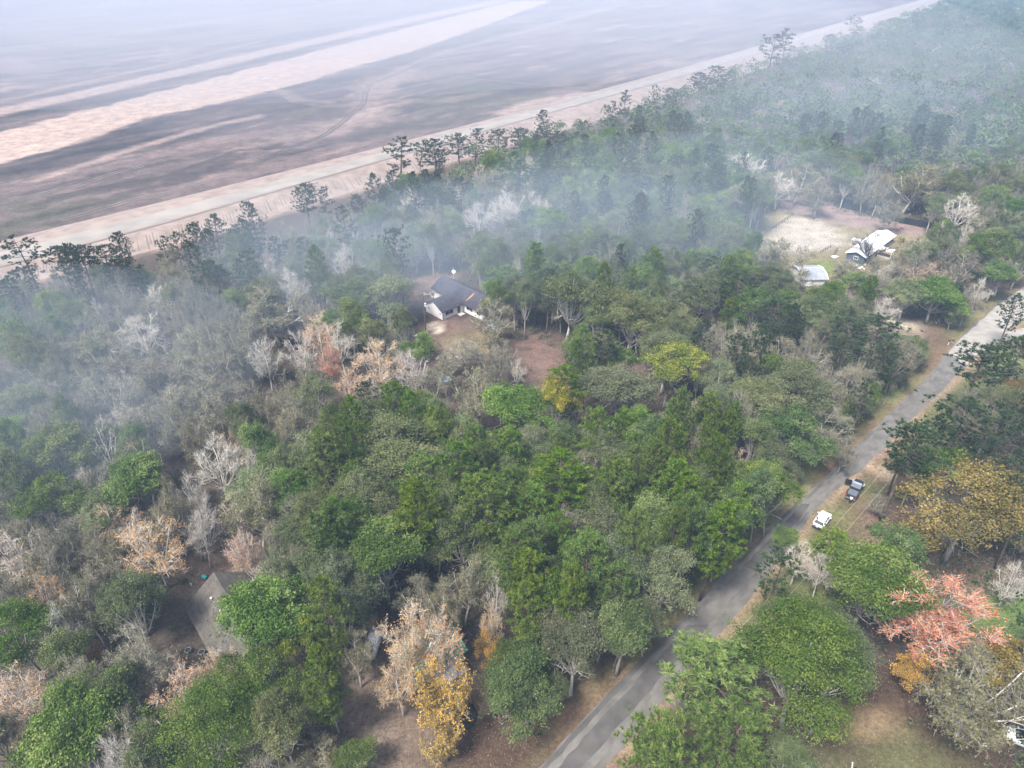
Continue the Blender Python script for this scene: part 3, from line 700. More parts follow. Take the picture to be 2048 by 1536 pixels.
LISTED = [
 # east of the road
 (1440, 1352, 108, 'pine', 17, 'bright green round-topped pine hanging over the road edge beside the big oak'),
 (1605, 1335, 128, 'bigoak', 17, 'largest dense green oak in the yard east of the road'),
 (1305, 1490, 85, 'pine', 17, 'bright green pine cut by the bottom edge beside the road'),
 (1440, 1478, 92, 'pine', 16, 'bright green pine at the bottom edge below the round-topped pine'),
 (1570, 1530, 60, 'live', 8, 'low grey-green tree at the bottom edge below the largest oak'),
 (1735, 1165, 100, 'oak', 15, 'dark green oak between the largest oak and the red maple'),
 (1790, 1120, 62, 'oak', 13, 'green oak just behind the red maple'),
 (1878, 1226, 112, 'red', 16, 'large pink and red maple in the yard east of the road'),
 (1835, 1330, 50, 'gold', 8, 'low orange-leaved tree under the red maple'),
 (1965, 1390, 125, 'olive', 13, 'broad olive-leaved tree at the edge of the yard near the white truck'),
 (1930, 1330, 70, 'grey', 10, 'thin brown tree between the red maple and the white truck'),
 (1945, 1005, 118, 'goldbrown', 18, 'broad golden-brown oak by the right edge'),
 (1555, 1150, 62, 'openpine', 15, 'thin open pine leaning over the road in front of the white car'),
 (1600, 1112, 36, 'bare', 9, 'pale bare tree over the road edge near the white car'),
 (1645, 1140, 34, 'bare', 9, 'second pale bare tree over the road edge near the white car'),
 (1668, 1088, 44, 'pine', 9, 'small green pine right in front of the white car'),
 (1573, 1078, 28, 'oak', 6, 'small green tree on the road edge beside the white car'),
 (1815, 905, 76, 'darkpine', 19, 'tall dark pine beside the black pickup and the pole'),
 (1930, 850, 80, 'darkpine', 17, 'dark pine behind the golden-brown oak'),
 (2020, 870, 75, 'darkpine', 17, 'dark pine at the right edge behind the golden-brown oak'),
 (1965, 735, 66, 'darkpine', 17, 'dark flat-topped pine beside the pale stretch of road'),
 (2030, 715, 60, 'darkpine', 17, 'dark pine at the right edge beside the pale stretch of road'),
 (2028, 622, 34, 'darkpine', 14, 'small dark pine at the right edge above the road bend'),
 (2030, 1155, 42, 'bare', 9, 'pale bare tree cut by the right edge below the golden-brown oak'),
 (1835, 1090, 50, 'grey', 6, 'low brown brush between the golden-brown oak and the red maple'),
 (1760, 1005, 26, 'grey', 4, 'scrubby brown bush at the foot of the pole'),
 (1905, 925, 40, 'oak', 10, 'green tree between the dark pines and the golden-brown oak'),
 # south part of the wood, west of the road
 (1175, 1120, 58, 'pine', 20, 'tall bright pine with a narrow crown in the middle of the south wood'),
 (1232, 1180, 55, 'pine', 17, 'bright pine just in front of the narrow-crowned tall pine, road side'),
 (1244, 1262, 70, 'oak', 13, 'dark green oak at the roadside opposite the round-topped pine'),
 (1330, 1155, 66, 'live', 14, 'grey-green tree overhanging the road bank north of the round-topped pine'),
 (1073, 1096, 48, 'oak', 15, None), (919, 1070, 66, 'oak', 15, 'dark oak with a pale limb behind the olive tree of the south wood'),
 (926, 1160, 52, 'olive', 13, 'olive-leaved tree between the golden tree and the bright pines'),
 (886, 1208, 46, 'olive', 12, 'second olive-leaved tree just behind the golden tree'),
 (994, 1178, 34, 'bare', 12, 'cream-white bare tree in the dark gap of the south wood'),
 (985, 1240, 26, 'peach', 10, 'small beige half-bare tree beside the cream-white bare tree'),
 (1066, 1228, 48, 'pine', 16, 'bright yellow-green pine beside the cream-white bare tree'),
 (1148, 1300, 76, 'live', 13, 'grey-green oak by the roadside at the south tip of the wood'),
 (1058, 1370, 80, 'oak', 12, 'broad green oak at the south corner of the wood by the road'),
 (980, 1292, 28, 'gold', 8, 'small ochre tree beside the broad green corner oak'),
 (765, 1110, 82, 'oak', 15, 'bright green oak behind the peach-orange tree of the south yard'),
 (700, 1080, 50, 'oak', 14, None),
 (810, 1275, 72, 'peach', 16, 'peach-orange half-bare tree over the green-roofed cabin'),
 (870, 1280, 60, 'peach', 14, 'pale half-bare tree reaching over the green roof'),
 (795, 1350, 50, 'peach', 12, 'pale peach tree in the south yard beside the capsule-shaped trailer'),
 (893, 1375, 64, 'gold', 14, 'golden-yellow tree in front of the green-roofed cabin'),
 (892, 1462, 46, 'gold', 9, 'low golden tree at the bottom edge of the south yard'),
 (985, 1402, 34, 'tan', 5, 'tan-leaved bush beside the burnt brush heap'),
 (708, 1300, 46, 'olive', 11, 'slender olive tree with a white trunk beside the capsule-shaped trailer'),
 (640, 1505, 58, 'olive', 7, 'yellow-green bushy tree at the bottom edge beside the south yard'),
 (705, 1525, 48, 'oak', 6, 'low green bush at the bottom edge of the south yard'),
 (660, 1390, 46, 'live', 11, None), (610, 1420, 50, 'oak', 12, None),
 # south-west
 (410, 1462, 118, 'bigoak', 15, 'round olive-green oak at the bottom edge in front of the orange tree'),
 (135, 1465, 112, 'oak', 14, 'round dark green oak at the bottom edge near the left corner'),
 (345, 1385, 66, 'peach', 13, 'orange half-bare tree behind the round olive-green oak'),
 (428, 1338, 48, 'peach', 12, 'small orange tree at the low end of the grey shingle roof'),
 (45, 1385, 74, 'peach', 13, 'pale pinkish bare tree at the left edge behind the round dark oak'),
 (522, 1250, 96, 'oak', 15, 'broad bright green oak beside the grey shingle roof'),
 (508, 1352, 74, 'oak', 13, 'bright green oak in front of the low end of the shingle roof'),
 (608, 1290, 50, 'lime', 13, 'yellow-green tree beside the broad bright oak and the shingle roof'),
 (262, 1215, 60, 'live', 14, 'pale green tree across the clearing from the shingle roof'),
 (285, 1305, 68, 'grey', 12, 'dark twiggy tree across the clearing from the shingle roof'),
 (75, 1198, 50, 'peach', 13, 'orange half-bare tree near the left edge'),
 (258, 1362, 38, 'live', 9, 'small pale green tree left of the orange half-bare tree and the clearing'),
 (40, 1272, 66, 'oak', 13, 'dark green oak at the left edge in front of the orange tree'),
 (178, 1305, 18, 'gold', 7, 'small bright orange sapling between the round dark oak and the pale green tree'),
 (300, 1082, 76, 'peach', 14, 'large peach-coloured half-bare tree above the clearing in the west wood'),
 (392, 1050, 42, 'bare', 13, 'grey bare tree beside the large peach-coloured tree'),
 (503, 1012, 62, 'olive', 14, 'olive tree with a white forked trunk in the west wood'),
 (395, 985, 34, 'bare', 12, 'small white-twigged bare tree behind the large peach-coloured tree'),
 (682, 1005, 58, 'live', 14, None), (620, 1040, 50, 'live', 13, None), (560, 1110, 46, 'grey', 11, None), (600, 1160, 56, 'live', 12, None),
 (272, 962, 62, 'oak', 14, 'green oak by the trail in the west wood'),
 (105, 905, 66, 'oak', 14, 'hazy green oak near the left edge behind the dead white tree'),
 (100, 1005, 60, 'oak', 13, 'hazy green oak near the left edge in front of the dead white tree'),
 (207, 890, 40, 'dead', 15, 'tall dead white tree standing in the west wood'),
 (432, 925, 58, 'bare', 13, 'pale grey bare tree by the trail in the west wood'),
 (460, 885, 30, 'peach', 11, 'small peach tree beside the pale bare tree by the trail'),
 (30, 1100, 55, 'bare', 12, 'grey bare tree at the left edge of the west wood'),
 (90, 1110, 50, 'grey', 12, None), (170, 1090, 55, 'grey', 12, None), (190, 1180, 50, 'grey', 11, None),
 # grey belt on the west
 (285, 665, 62, 'bare', 13, 'pinkish-grey bare tree at the top of the grey wood'),
 (228, 722, 66, 'grey', 14, None), (310, 742, 62, 'grey', 14, None), (200, 792, 66, 'grey', 14, None), (372, 700, 58, 'grey', 13, None), (430, 745, 58, 'grey', 14, None),
 (482, 682, 60, 'grey', 14, None), (350, 830, 62, 'grey', 13, None), (430, 830, 60, 'grey', 13, None), (505, 800, 58, 'grey', 13, None), (260, 850, 55, 'grey', 13, None), (560, 830, 52, 'grey', 13, None),
 (545, 615, 70, 'olive', 15, 'broad pale olive tree in the mist left of the house'),
 (590, 572, 48, 'bare', 14, 'misty white bare tree behind the broad pale olive tree'),
 (530, 715, 42, 'bare', 13, 'fan-shaped pale bare tree left of the red maple sapling'),
 (598, 702, 38, 'bare', 13, 'vase-shaped pale bare tree beside the red maple sapling'),
 (652, 714, 30, 'red', 13, 'small scarlet maple among grey trees left of the house'),
 (638, 662, 44, 'peach', 13, 'dull pink half-bare tree just behind the scarlet maple'),
 (682, 682, 42, 'bare', 13, 'pale bare tree just right of the scarlet maple'),
 (752, 718, 64, 'peach', 14, 'large peach half-bare tree between the scarlet maple and the yard'),
 (825, 735, 48, 'bare', 13, 'spreading pale bare tree in front of the house yard'),
 (692, 768, 42, 'peach', 12, 'peach tree in front of the large peach half-bare tree'),
 (628, 800, 48, 'live', 13, None), (770, 800, 48, 'grey', 12, None), (850, 790, 50, 'grey', 12, None), (890, 735, 40, 'grey', 11, None),
 # middle
 (793, 888, 88, 'live', 16, 'broad grey-green oak with pale limbs in the middle of the wood'),
 (862, 845, 52, 'live', 14, None), (935, 882, 48, 'live', 14, None),
 (1022, 808, 70, 'oak', 14, 'dark green oak in front of the driveway beside the yellow tree'),
 (955, 790, 56, 'olive', 14, 'yellowish olive tree beside the dark oak in front of the driveway'),
 (1014, 892, 48, 'pine', 17, None),
 (1112, 806, 42, 'yellow', 15, 'bright yellow tree in the middle of the wood below the driveway'),
 (1148, 820, 20, 'yellow', 12, 'small yellow tree right beside the bright yellow tree'),
 (1131, 775, 46, 'pine', 17, 'bright pine at the foot of the driveway'),
 (1233, 772, 70, 'live', 15, 'broad olive-green oak between the driveway pine and the lime-yellow tree'),
 (1340, 730, 66, 'lime', 16, 'large lime-yellow tree beyond the driveway'),
 (1186, 860, 46, 'pine', 17, None), (1215, 915, 48, 'live', 14, None), (1288, 888, 52, 'oak', 15, None),
 (844, 966, 62, 'pine', 18, None), (1124, 968, 72, 'pine', 20, 'big bright pine in the centre of the south wood'),
 (1244, 972, 56, 'pine', 19, None), (1334, 970, 52, 'pine', 18, None), (1005, 990, 40, 'pine', 17, None), (926, 944, 48, 'live', 14, None), (1015, 950, 46, 'live', 14, None),
 (1380, 1060, 66, 'oak', 15, None), (1295, 1065, 58, 'oak', 15, None), (1050, 1030, 50, 'oak', 15, None),
 (1136, 592, 70, 'live', 20, 'tall grey-green tree right of the house with trunks showing'),
 (1262, 635, 60, 'live', 17, 'grey-green tree with a white forked trunk right of the house'),
 (985, 636, 54, 'olive', 12, 'thin olive-leaved tree in front of the house by the trampoline'),
 (930, 705, 48, 'grey', 9, 'grey brushy tree in front of the house by the driveway'),
 (1034, 742, 22, 'bare', 8, 'small white bare tree at the lower end of the driveway'),
 (770, 590, 60, 'live', 14, 'misty grey-green tree just left of the house'),
 (702, 602, 52, 'live', 14, None), (790, 660, 42, 'grey', 11, None),
 (1195, 655, 42, 'live', 13, None),
 # east part of the parcel
 (1432, 702, 46, 'grey', 13, None), (1487, 690, 54, 'grey', 13, None), (1447, 760, 42, 'live', 13, 'round blue-green tree between the lime-yellow tree and the roadside grey trees'),
 (1502, 800, 56, 'live', 14, None),
 (1590, 785, 70, 'live', 14, 'light green oak with white limbs near the road'),
 (1567, 712, 52, 'grey', 13, None), (1648, 748, 60, 'grey', 12, None), (1695, 772, 55, 'grey', 12, None), (1662, 845, 52, 'grey', 11, None), (1722, 732, 46, 'grey', 12, None),
 (1766, 722, 46, 'darkpine', 14, 'dark green pine at the north corner of the wood by the road'),
 (1597, 862, 62, 'oak', 13, 'green oak by the road above the sandy driveway mouth'),
 (1423, 912, 56, 'olive', 13, None), (1480, 925, 20, 'peach', 9, 'small beige-orange tree in the wood opposite the black pickup'),
 (1467, 985, 56, 'oak', 13, None), (1535, 965, 46, 'grey', 10, None), (1690, 900, 30, 'grey', 8, None),
 (1750, 665, 56, 'darkpine', 15, None), (1390, 600, 52, 'live', 15, None), (1472, 582, 46, 'darkpine', 17, None), (1552, 640, 56, 'darkpine', 16, None), (1640, 640, 56, 'live', 14, None), (1700, 672, 50, 'darkpine', 16, None),
 # around the mobile home
 (1562, 512, 56, 'olive', 13, 'olive-brown oak beside the grey garden shed'),
 (1540, 545, 40, 'live', 10, 'green tree under the olive-brown oak by the garden shed'),
 (1768, 612, 36, 'bare', 8, 'pale fan-shaped bare bush between the mobile home and the road'),
 (1872, 592, 56, 'oak', 11, 'dark green tree by the road above the driveway'),
 (1815, 590, 44, 'live', 10, None), (1850, 548, 56, 'tan', 11, 'beige tree behind the dark green roadside tree'), (1915, 535, 56, 'olive', 12, 'pale beige tree near the road behind the dark green roadside tree'),
 (1970, 465, 60, 'olive', 13, None), (1918, 418, 42, 'bare', 13, 'white bare tree behind the black fence'),
 (1825, 362, 56, 'olive', 17, 'tall golden-olive tree standing over the black fence'),
 (1742, 482, 44, 'darkbare', 10, 'dark bare tree standing right in front of the mobile home roof'),
 (1690, 530, 30, 'grey', 6, None), (1730, 560, 40, 'grey', 7, None), (1600, 355, 46, 'olive', 14, None), (1640, 385, 40, 'grey', 13, None), (1560, 370, 44, 'bare', 13, None), (1660, 330, 50, 'live', 15, None),
 (1430, 420, 50, 'live', 14, None), (1480, 400, 46, 'grey', 14, None), (1440, 480, 52, 'live', 14, None), (1500, 330, 46, 'bare', 14, None),
 (1780, 420, 34, 'grey', 11, None), (2010, 540, 40, 'olive', 11, None),
 # row of pines along the embankment
 (45, 505, 42, 'openpine', 20, 'open-crowned tall pine at the left edge before the embankment'),
 (125, 525, 44, 'darkpine', 17, None), (165, 528, 46, 'darkpine', 18, None), (210, 522, 40, 'darkpine', 17, None), (252, 550, 48, 'darkpine', 16, None), (20, 590, 45, 'darkpine', 16, None),
 (322, 500, 24, 'openpine', 16, None), (350, 492, 20, 'openpine', 16, None), (392, 478, 30, 'darkpine', 17, None), (425, 462, 28, 'darkpine', 18, None), (475, 470, 34, 'darkpine', 17, None), (505, 495, 36, 'darkpine', 16, None),
 (612, 398, 34, 'darkpine', 19, 'dark round-headed pine standing out against the embankment'),
 (648, 398, 20, 'openpine', 18, 'thin pine beside the round-headed pine against the embankment'),
 (796, 305, 40, 'openpine', 24, 'tallest pine standing clear against the embankment road'),
 (832, 305, 18, 'openpine', 20, 'slender pine right beside the tallest pine'),
 (872, 305, 36, 'darkpine', 18, None), (918, 292, 34, 'darkpine', 18, None), (948, 282, 28, 'darkpine', 19, None), (1000, 282, 32, 'darkpine', 18, None), (1040, 278, 30, 'darkpine', 18, None), (1082, 280, 34, 'darkpine', 18, None), (1120, 285, 30, 'darkpine', 17, None),
 (1222, 228, 24, 'openpine', 21, 'open pine leaning over the bank at the bend of the treeline'),
 (1250, 205, 18, 'openpine', 22, 'taller open pine at the bend of the treeline against the bank'),
 (1340, 195, 24, 'darkpine', 18, None), (1400, 165, 28, 'darkpine', 19, None), (1440, 150, 28, 'darkpine', 20, None),
 (1545, 92, 34, 'openpine', 30, 'flat-topped pine with open tiers rising over the far dirt road'),
 (1575, 78, 26, 'openpine', 30, 'second flat-topped pine rising over the far dirt road'),
 (1716, 48, 20, 'openpine', 28, 'lone umbrella-topped pine far along the dirt road'),
 (1655, 82, 14, 'darkpine', 20, None),
 (985, 365, 46, 'olive', 14, 'dull gold round tree near the top corner of the wood'),
 (955, 430, 46, 'bare', 14, 'misty white bare tree in the back of the wood'), (1010, 415, 48, 'bare', 14, 'broad misty pale bare tree in the back of the wood'), (830, 410, 40, 'bare', 14, None), (1080, 420, 40, 'bare', 13, None), (690, 520, 42, 'bare', 14, 'ghostly white bare tree in the smoke behind the house'), (870, 400, 40, 'darkpine', 16, None),
]
for a in LISTED: tree_at(*a)

# ---- the rest of the wood: stands wherever no crown, yard, roof or road is
CLEAR = [  # what stays open to view: road, verges, yards, buildings
 [(1070, 1560), (1180, 1430), (1310, 1295), (1490, 1110), (1580, 1025), (1676, 930), (1770, 840), (1862, 750), (1905, 690), (1990, 612), (2060, 548), (2100, 700), (1930, 760), (1838, 830), (1790, 930), (1790, 990), (1720, 1070), (1640, 1070), (1575, 1100), (1512, 1190), (1420, 1300), (1338, 1390), (1220, 1560)],
 [(838, 590), (870, 560), (915, 545), (968, 590), (966, 640), (1000, 645), (960, 690), (880, 690), (840, 668)],
 [(800, 565), (860, 548), (880, 580), (850, 600)],
 [(1036, 690), (1062, 668), (1095, 690), (1140, 745), (1120, 770), (1070, 765), (1048, 735)],
 [(1505, 480), (1540, 410), (1600, 395), (1690, 425), (1800, 455), (1850, 450), (1850, 470), (1790, 480), (1790, 515), (1690, 535), (1680, 560), (1640, 565), (1590, 550), (1590, 530), (1640, 520), (1610, 490)],
 [(368, 1185), (415, 1165), (455, 1190), (455, 1240), (430, 1315), (370, 1315), (345, 1240)],
 [(395, 1145), (460, 1130), (480, 1180), (430, 1190)],
 [(728, 1262), (745, 1310), (700, 1400), (690, 1440), (690, 1560), (1090, 1560), (1030, 1460), (960, 1430), (935, 1350), (930, 1290), (830, 1250)],
 [(1540, 1470), (1740, 1390), (1860, 1480), (1960, 1560), (1500, 1560)], [(1925, 1185), (2048, 1170), (2048, 1260), (1950, 1270)], [(1740, 1020), (1780, 1000), (1800, 1060), (1740, 1090)], [(1700, 1060), (1840, 1060), (1900, 1130), (1720, 1100)],
 [(1740, 1350), (1830, 1340), (1880, 1440), (1780, 1440)], [(2010, 1430), (2048, 1430), (2048, 1500), (2010, 1500)],
 [(305, 870), (340, 940), (360, 940), (330, 870)], [(870, 740), (905, 740), (905, 770), (870, 770)], [(1860, 670), (1920, 660), (1920, 700), (1860, 700)], [(1775, 636), (1830, 640), (1920, 670), (1890, 690), (1820, 664)], [(1930, 640), (2048, 590), (2048, 650), (1950, 690)], [(1940, 690), (1990, 664), (2060, 650), (2060, 690), (1960, 710)],
]
CLEARW = [np.array(c, float) for c in CLEAR]
def pip(x, y, P):
    r_ = False; n = len(P); j = n - 1
    for i in range(n):
        ax, ay = P[i]; bx, by = P[j]
        if (ay > y) != (by > y) and x < (bx - ax) * (y - ay) / (by - ay) + ax: r_ = not r_
        j = i
    return r_
def psd(x, y, P):
    best = 1e18; n = len(P)
    for i in range(n):
        ax, ay = P[i]; bx, by = P[(i + 1) % n]; dx, dy = bx - ax, by - ay
        t = max(0.0, min(1.0, ((x - ax) * dx + (y - ay) * dy) / (dx * dx + dy * dy + 1e-9)))
        best = min(best, (x - ax - t * dx) ** 2 + (y - ay - t * dy) ** 2)
    return -math.sqrt(best) if pip(x, y, P) else math.sqrt(best)
CBOX = [(c[:, 0].min(), c[:, 1].min(), c[:, 0].max(), c[:, 1].max()) for c in CLEARW]
TREELINE = G((-300, 770), (30, 645), (250, 610), (480, 572), (660, 508), (800, 452), (900, 388), (1000, 346), (1200, 284), (1400, 200), (1600, 128), (1800, 52), z=0.0)
tl = np.array(ext(TREELINE))
def south_of_treeline(x, y):
    return y < float(np.interp(x, tl[:, 0], tl[:, 1])) - 1.0
def zone(px, py):
    """species mix seen in that part of the wood"""
    if px > 1450 and py > 700 and px + (py - 700) * 0.93 > 1960: return dict(darkpine=3, oak=2, grey=2, goldbrown=.5, live=1)
    if py > 820 and px < 650: return dict(grey=5, oak=1.3, live=2.8, olive=1.6, bare=.8, peach=.3)
    if py > 850: return dict(oak=4, pine=3.4, live=2.6, grey=.7, olive=.4)
    if px < 640 and py > 600: return dict(grey=7, olive=1.6, live=1.6, bare=1.0) if px > 150 else dict(live=4, grey=3, oak=2)
    if px < 640: return dict(darkpine=1.6, grey=5, live=1.2, bare=1)
    if py > 640 and px > 1380: return dict(grey=5, live=3, oak=2, darkpine=1.6, olive=1)
    if py > 560: return dict(live=4, oak=3, pine=.8, grey=2, darkpine=.6)
    if px < 1100 and py > 300: return dict(grey=3, bare=1.2, live=3.6, darkpine=1.2, oak=1, olive=.5)
    if px > 1500 and py > 330: return dict(live=3.2, olive=1.6, grey=3.4, oak=2, bare=.5)
    return dict(live=4.0, oak=4.0, darkpine=1.2, grey=1.2, olive=.3, bare=.1)
cell = {}
def near_trees(x, y, rad):
    ci, cj = int(x // 8), int(y // 8)
    for a in range(ci - 2, ci + 3):
        for c in range(cj - 2, cj + 3):
            for q in cell.get((a, c), ()): yield q
def put(x, y, r): cell.setdefault((int(x // 8), int(y // 8)), []).append((x, y, r))
for t in TREES: put(t[0], t[1], t[2])
rr = random.Random(5)
SHOWN = []
for t in TREES:
    if t[5]:
        a_, b_, c_ = proj(t[0], t[1], t[3] * CC.get(t[4], 0.7)); SHOWN.append((a_, b_, t[2] * FPX / c_, c_))
FILL = []
def try_fill(x, y, smin, smax, ratio, hs=1.0, keys=None):
    if not south_of_treeline(x, y): return
    px, py, d = proj(x, y, 9)
    if not (-60 < px < 2108 and -40 < py < 1640): return
    mix = zone(px, py)
    key = rr.choice(keys) if keys else rr.choices(list(mix), list(mix.values()))[0]
    pine = 'pine' in key
    r = rr.uniform(smin, smax) * 1.08 * (0.82 if pine else 1.0) * (0.9 if key in ('bare', 'peach') else 1)
    H = DEFH[key] * rr.uniform(0.72, 1.18) * hs
    for (a, c, q) in near_trees(x, y, r):
        if (a - x) ** 2 + (c - y) ** 2 < (ratio * (r + q)) ** 2: return
    zc = H * CC.get(key, 0.7)
    cx, cy, d = proj(x, y, zc); rp = r * FPX / d
    bx, by, _ = proj(x, y, 0)
    for P, (x0, y0, x1, y1) in zip(CLEAR, CBOX):
        if not (x0 - rp < cx < x1 + rp and y0 - rp < max(cy, by) and cy < y1 + rp): continue
        if psd(cx, cy, P) < rp * 0.95 or pip(bx, by, P) or pip((bx + cx) / 2, (by + cy) / 2, P): return
    for (lx, ly, lr, ld) in SHOWN:
        if d < ld + 3 and math.hypot(cx - lx, cy - ly) < 0.75 * rp + 0.78 * lr: return
    put(x, y, r); FILL.append((x, y, r, H, key, d))
for k in range(30000):
    t = rr.random() ** 0.75
    y = 36 + t * 330; w = 34 + y * 0.80
    try_fill(rr.uniform(-w, w), y, 2.7, 5.2, 0.53)
for k in range(9000):
    x, y = gp(rr.uniform(620, 1560), rr.uniform(860, 1420), 10)
    try_fill(x, y, 2.6, 4.6, 0.45)
for k in range(9000):
    x, y = gp(rr.uniform(-40, 700), rr.uniform(840, 1560), 9)
    try_fill(x, y, 2.6, 4.8, 0.43)
for k in range(5000):       # small trees and bushes down to the road bank
    q = rr.uniform(0, 30); a_ = RD_L[int(q)]; b_ = RD_L[int(q) + 1]; u = q - int(q); e_ = rr.uniform(3.2, 9)
    dx_, dy_ = b_[0] - a_[0], b_[1] - a_[1]; n_ = math.hypot(dx_, dy_)
    try_fill(a_[0] + dx_ * u - dy_ / n_ * e_, a_[1] + dy_ * u + dx_ / n_ * e_, 1.6, 2.8, 0.42, 0.42, ['oak', 'live', 'live', 'grey', 'oak'])
for k in range(20000):
    y = 300 + rr.random() * 1000; w = y * 0.85
    try_fill(rr.uniform(-w * 0.1, w), y, 3.8, 6.6, 0.60)
FILL.sort(key=lambda q: q[5])
CAP, cnt, MASS = 285, {}, []
for t in TREES: cnt[SPECNAME[t[4]][0]] = cnt.get(SPECNAME[t[4]][0], 0) + 1
for (x, y, r, H, key, d) in FILL:
    nm = SPECNAME[key][0]
    px, py, _ = proj(x, y, H * 0.7)
    if d < 300 and cnt.get(nm, 0) < CAP and -40 < px < 2088 and py < 1600:
        cnt[nm] = cnt.get(nm, 0) + 1; TREES.append((x, y, r, H, key, None))
    else:
        MASS.append((x, y, r, H, key))

# ---- labels: what each tree is next to
MARKS = [  # place in the photo of things anyone can find there
 (905, 600, 'the white-walled house'), (1085, 715, 'the red-brown driveway'), (990, 645, 'the blue-rimmed trampoline'), (1745, 490, 'the long white-roofed mobile home'), (1612, 545, 'the grey garden shed'),
 (1600, 460, 'the sandy paddock'), (1770, 440, 'the black fence'), (410, 1245, 'the grey shingle roof'), (850, 1300, 'the green-roofed cabin'), (745, 1285, 'the capsule-shaped trailer'),
 (1640, 1035, 'the parked white car'), (1708, 980, 'the black pickup'), (1896, 690, 'the mailbox'), (655, 716, 'the scarlet maple'), (1885, 1235, 'the large red maple'), (1945, 1015, 'the golden-brown oak'),
 (1340, 730, 'the large lime-yellow tree'), (1112, 806, 'the bright yellow tree'), (207, 890, 'the dead white tree'), (300, 1082, 'the large peach-coloured tree'), (75, 1198, 'the left-edge orange tree'),
 (796, 305, 'the tallest embankment pine'), (612, 398, 'the round-headed embankment pine'), (1545, 92, 'the flat-topped far pines'), (793, 888, 'the broad pale-limbed oak'), (1124, 968, 'the big central pine'),
 (1175, 1120, 'the tall narrow-crowned pine'), (994, 1178, 'the cream-white bare tree'), (985, 365, 'the dull gold round tree'), (545, 615, 'the broad pale olive tree'), (1590, 785, 'the white-limbed roadside oak'),
 (45, 505, 'the left-edge open pine'), (503, 1012, 'the white-forked olive tree'), (285, 665, 'the pinkish-grey bare tree'), (1825, 362, 'the tall golden-olive tree'), (1222, 228, 'the leaning bank pine'),
 (850, 610, 'the pole by the house'), (410, 1462, 'the round olive-green corner oak'), (1136, 592, 'the tall tree beside the house'), (432, 925, 'the pale trailside bare tree'), (1447, 760, 'the round blue-green tree'), (1716, 48, 'the lone umbrella-topped pine'), (1768, 612, 'the fan-shaped bare bush'), (1872, 592, 'the dark green roadside tree'), (1010, 415, 'the broad misty bare tree'), (690, 520, 'the ghostly white bare tree'), (1918, 418, 'the white bare fence-side tree'), (1660, 330, 'the trees behind the paddock'), (1340, 250, 'the bend of the treeline')]
ORD = ['nearest', 'second nearest', 'third nearest', 'fourth nearest', 'fifth nearest', 'sixth nearest', 'seventh nearest', 'eighth nearest', 'ninth nearest', 'tenth nearest', 'eleventh nearest', 'twelfth nearest', 'thirteenth nearest', 'fourteenth nearest', 'fifteenth nearest', 'sixteenth nearest', 'seventeenth nearest', 'eighteenth nearest', 'nineteenth nearest', 'twentieth nearest'] + [f'twenty-{q} nearest' for q in ('first', 'second', 'third', 'fourth', 'fifth', 'sixth', 'seventh', 'eighth', 'ninth')] + ['thirtieth nearest'] + [f'thirty-{q} nearest' for q in ('first', 'second', 'third', 'fourth', 'fifth')]
slots = {}
for i_, t in enumerate(TREES):
    if t[5]: continue
    px, py, d = proj(t[0], t[1], t[3] * 0.7)
    best = min(MARKS, key=lambda m: (m[0] - px) ** 2 + (m[1] - py) ** 2)
    dx, dy = px - best[0], py - best[1]
    rel = ('right of' if dx > 0 else 'left of') if abs(dx) > abs(dy) else ('in front of' if dy > 0 else 'behind')
    slots.setdefault((LOOK[t[4]], rel, best[2]), []).append((dx * dx + dy * dy, i_))
LABEL = {}
for (look, rel, mk), lst in slots.items():
    lst.sort()
    for q, (_, i_) in enumerate(lst):
        if len(lst) == 1: LABEL[i_] = f'lone {look} {rel} {mk}'
        elif q < len(ORD): LABEL[i_] = f'{ORD[q]} {look} {rel} {mk}'
        else: LABEL[i_] = f'farther {look} {rel} {mk}'
GROUPS = {'pine_tree': 'pines of the wood', 'oak_tree': 'green oaks of the wood', 'broadleaf_tree': 'grey-green leafy trees of the wood', 'leafless_tree': 'grey-brown twiggy trees of the wood', 'olive_leaved_tree': 'olive-leaved trees of the wood',
          'bare_tree': 'bare pale trees of the wood', 'autumn_tree': 'autumn-coloured trees', 'maple_tree': 'red maples', 'shrub': 'tan shrubs', 'dead_tree': 'dead trees'}
for i_, (x, y, r, H, key, lab) in enumerate(TREES):
    tm, cm, H0, R0 = SPEC[key][i_ % len(SPEC[key])] if lab is None else SPEC[key][(i_ * 5) % len(SPEC[key])]
    nm, cat = SPECNAME[key]
    o = empty(nm, (x, y, 0), rr.uniform(0, 6.28))
    sk = rr.uniform(-.14, .14)
    o.scale = (r / R0 * (0.98 + sk), r / R0 * (0.98 - sk), H / H0)
    o.rotation_euler[0] = rr.gauss(0, .045); o.rotation_euler[1] = rr.gauss(0, .045)
    tag(o, lab or LABEL[i_], cat, GROUPS[nm])
    ob('trunk', tm, parent=o); ob('crown', cm, parent=o)

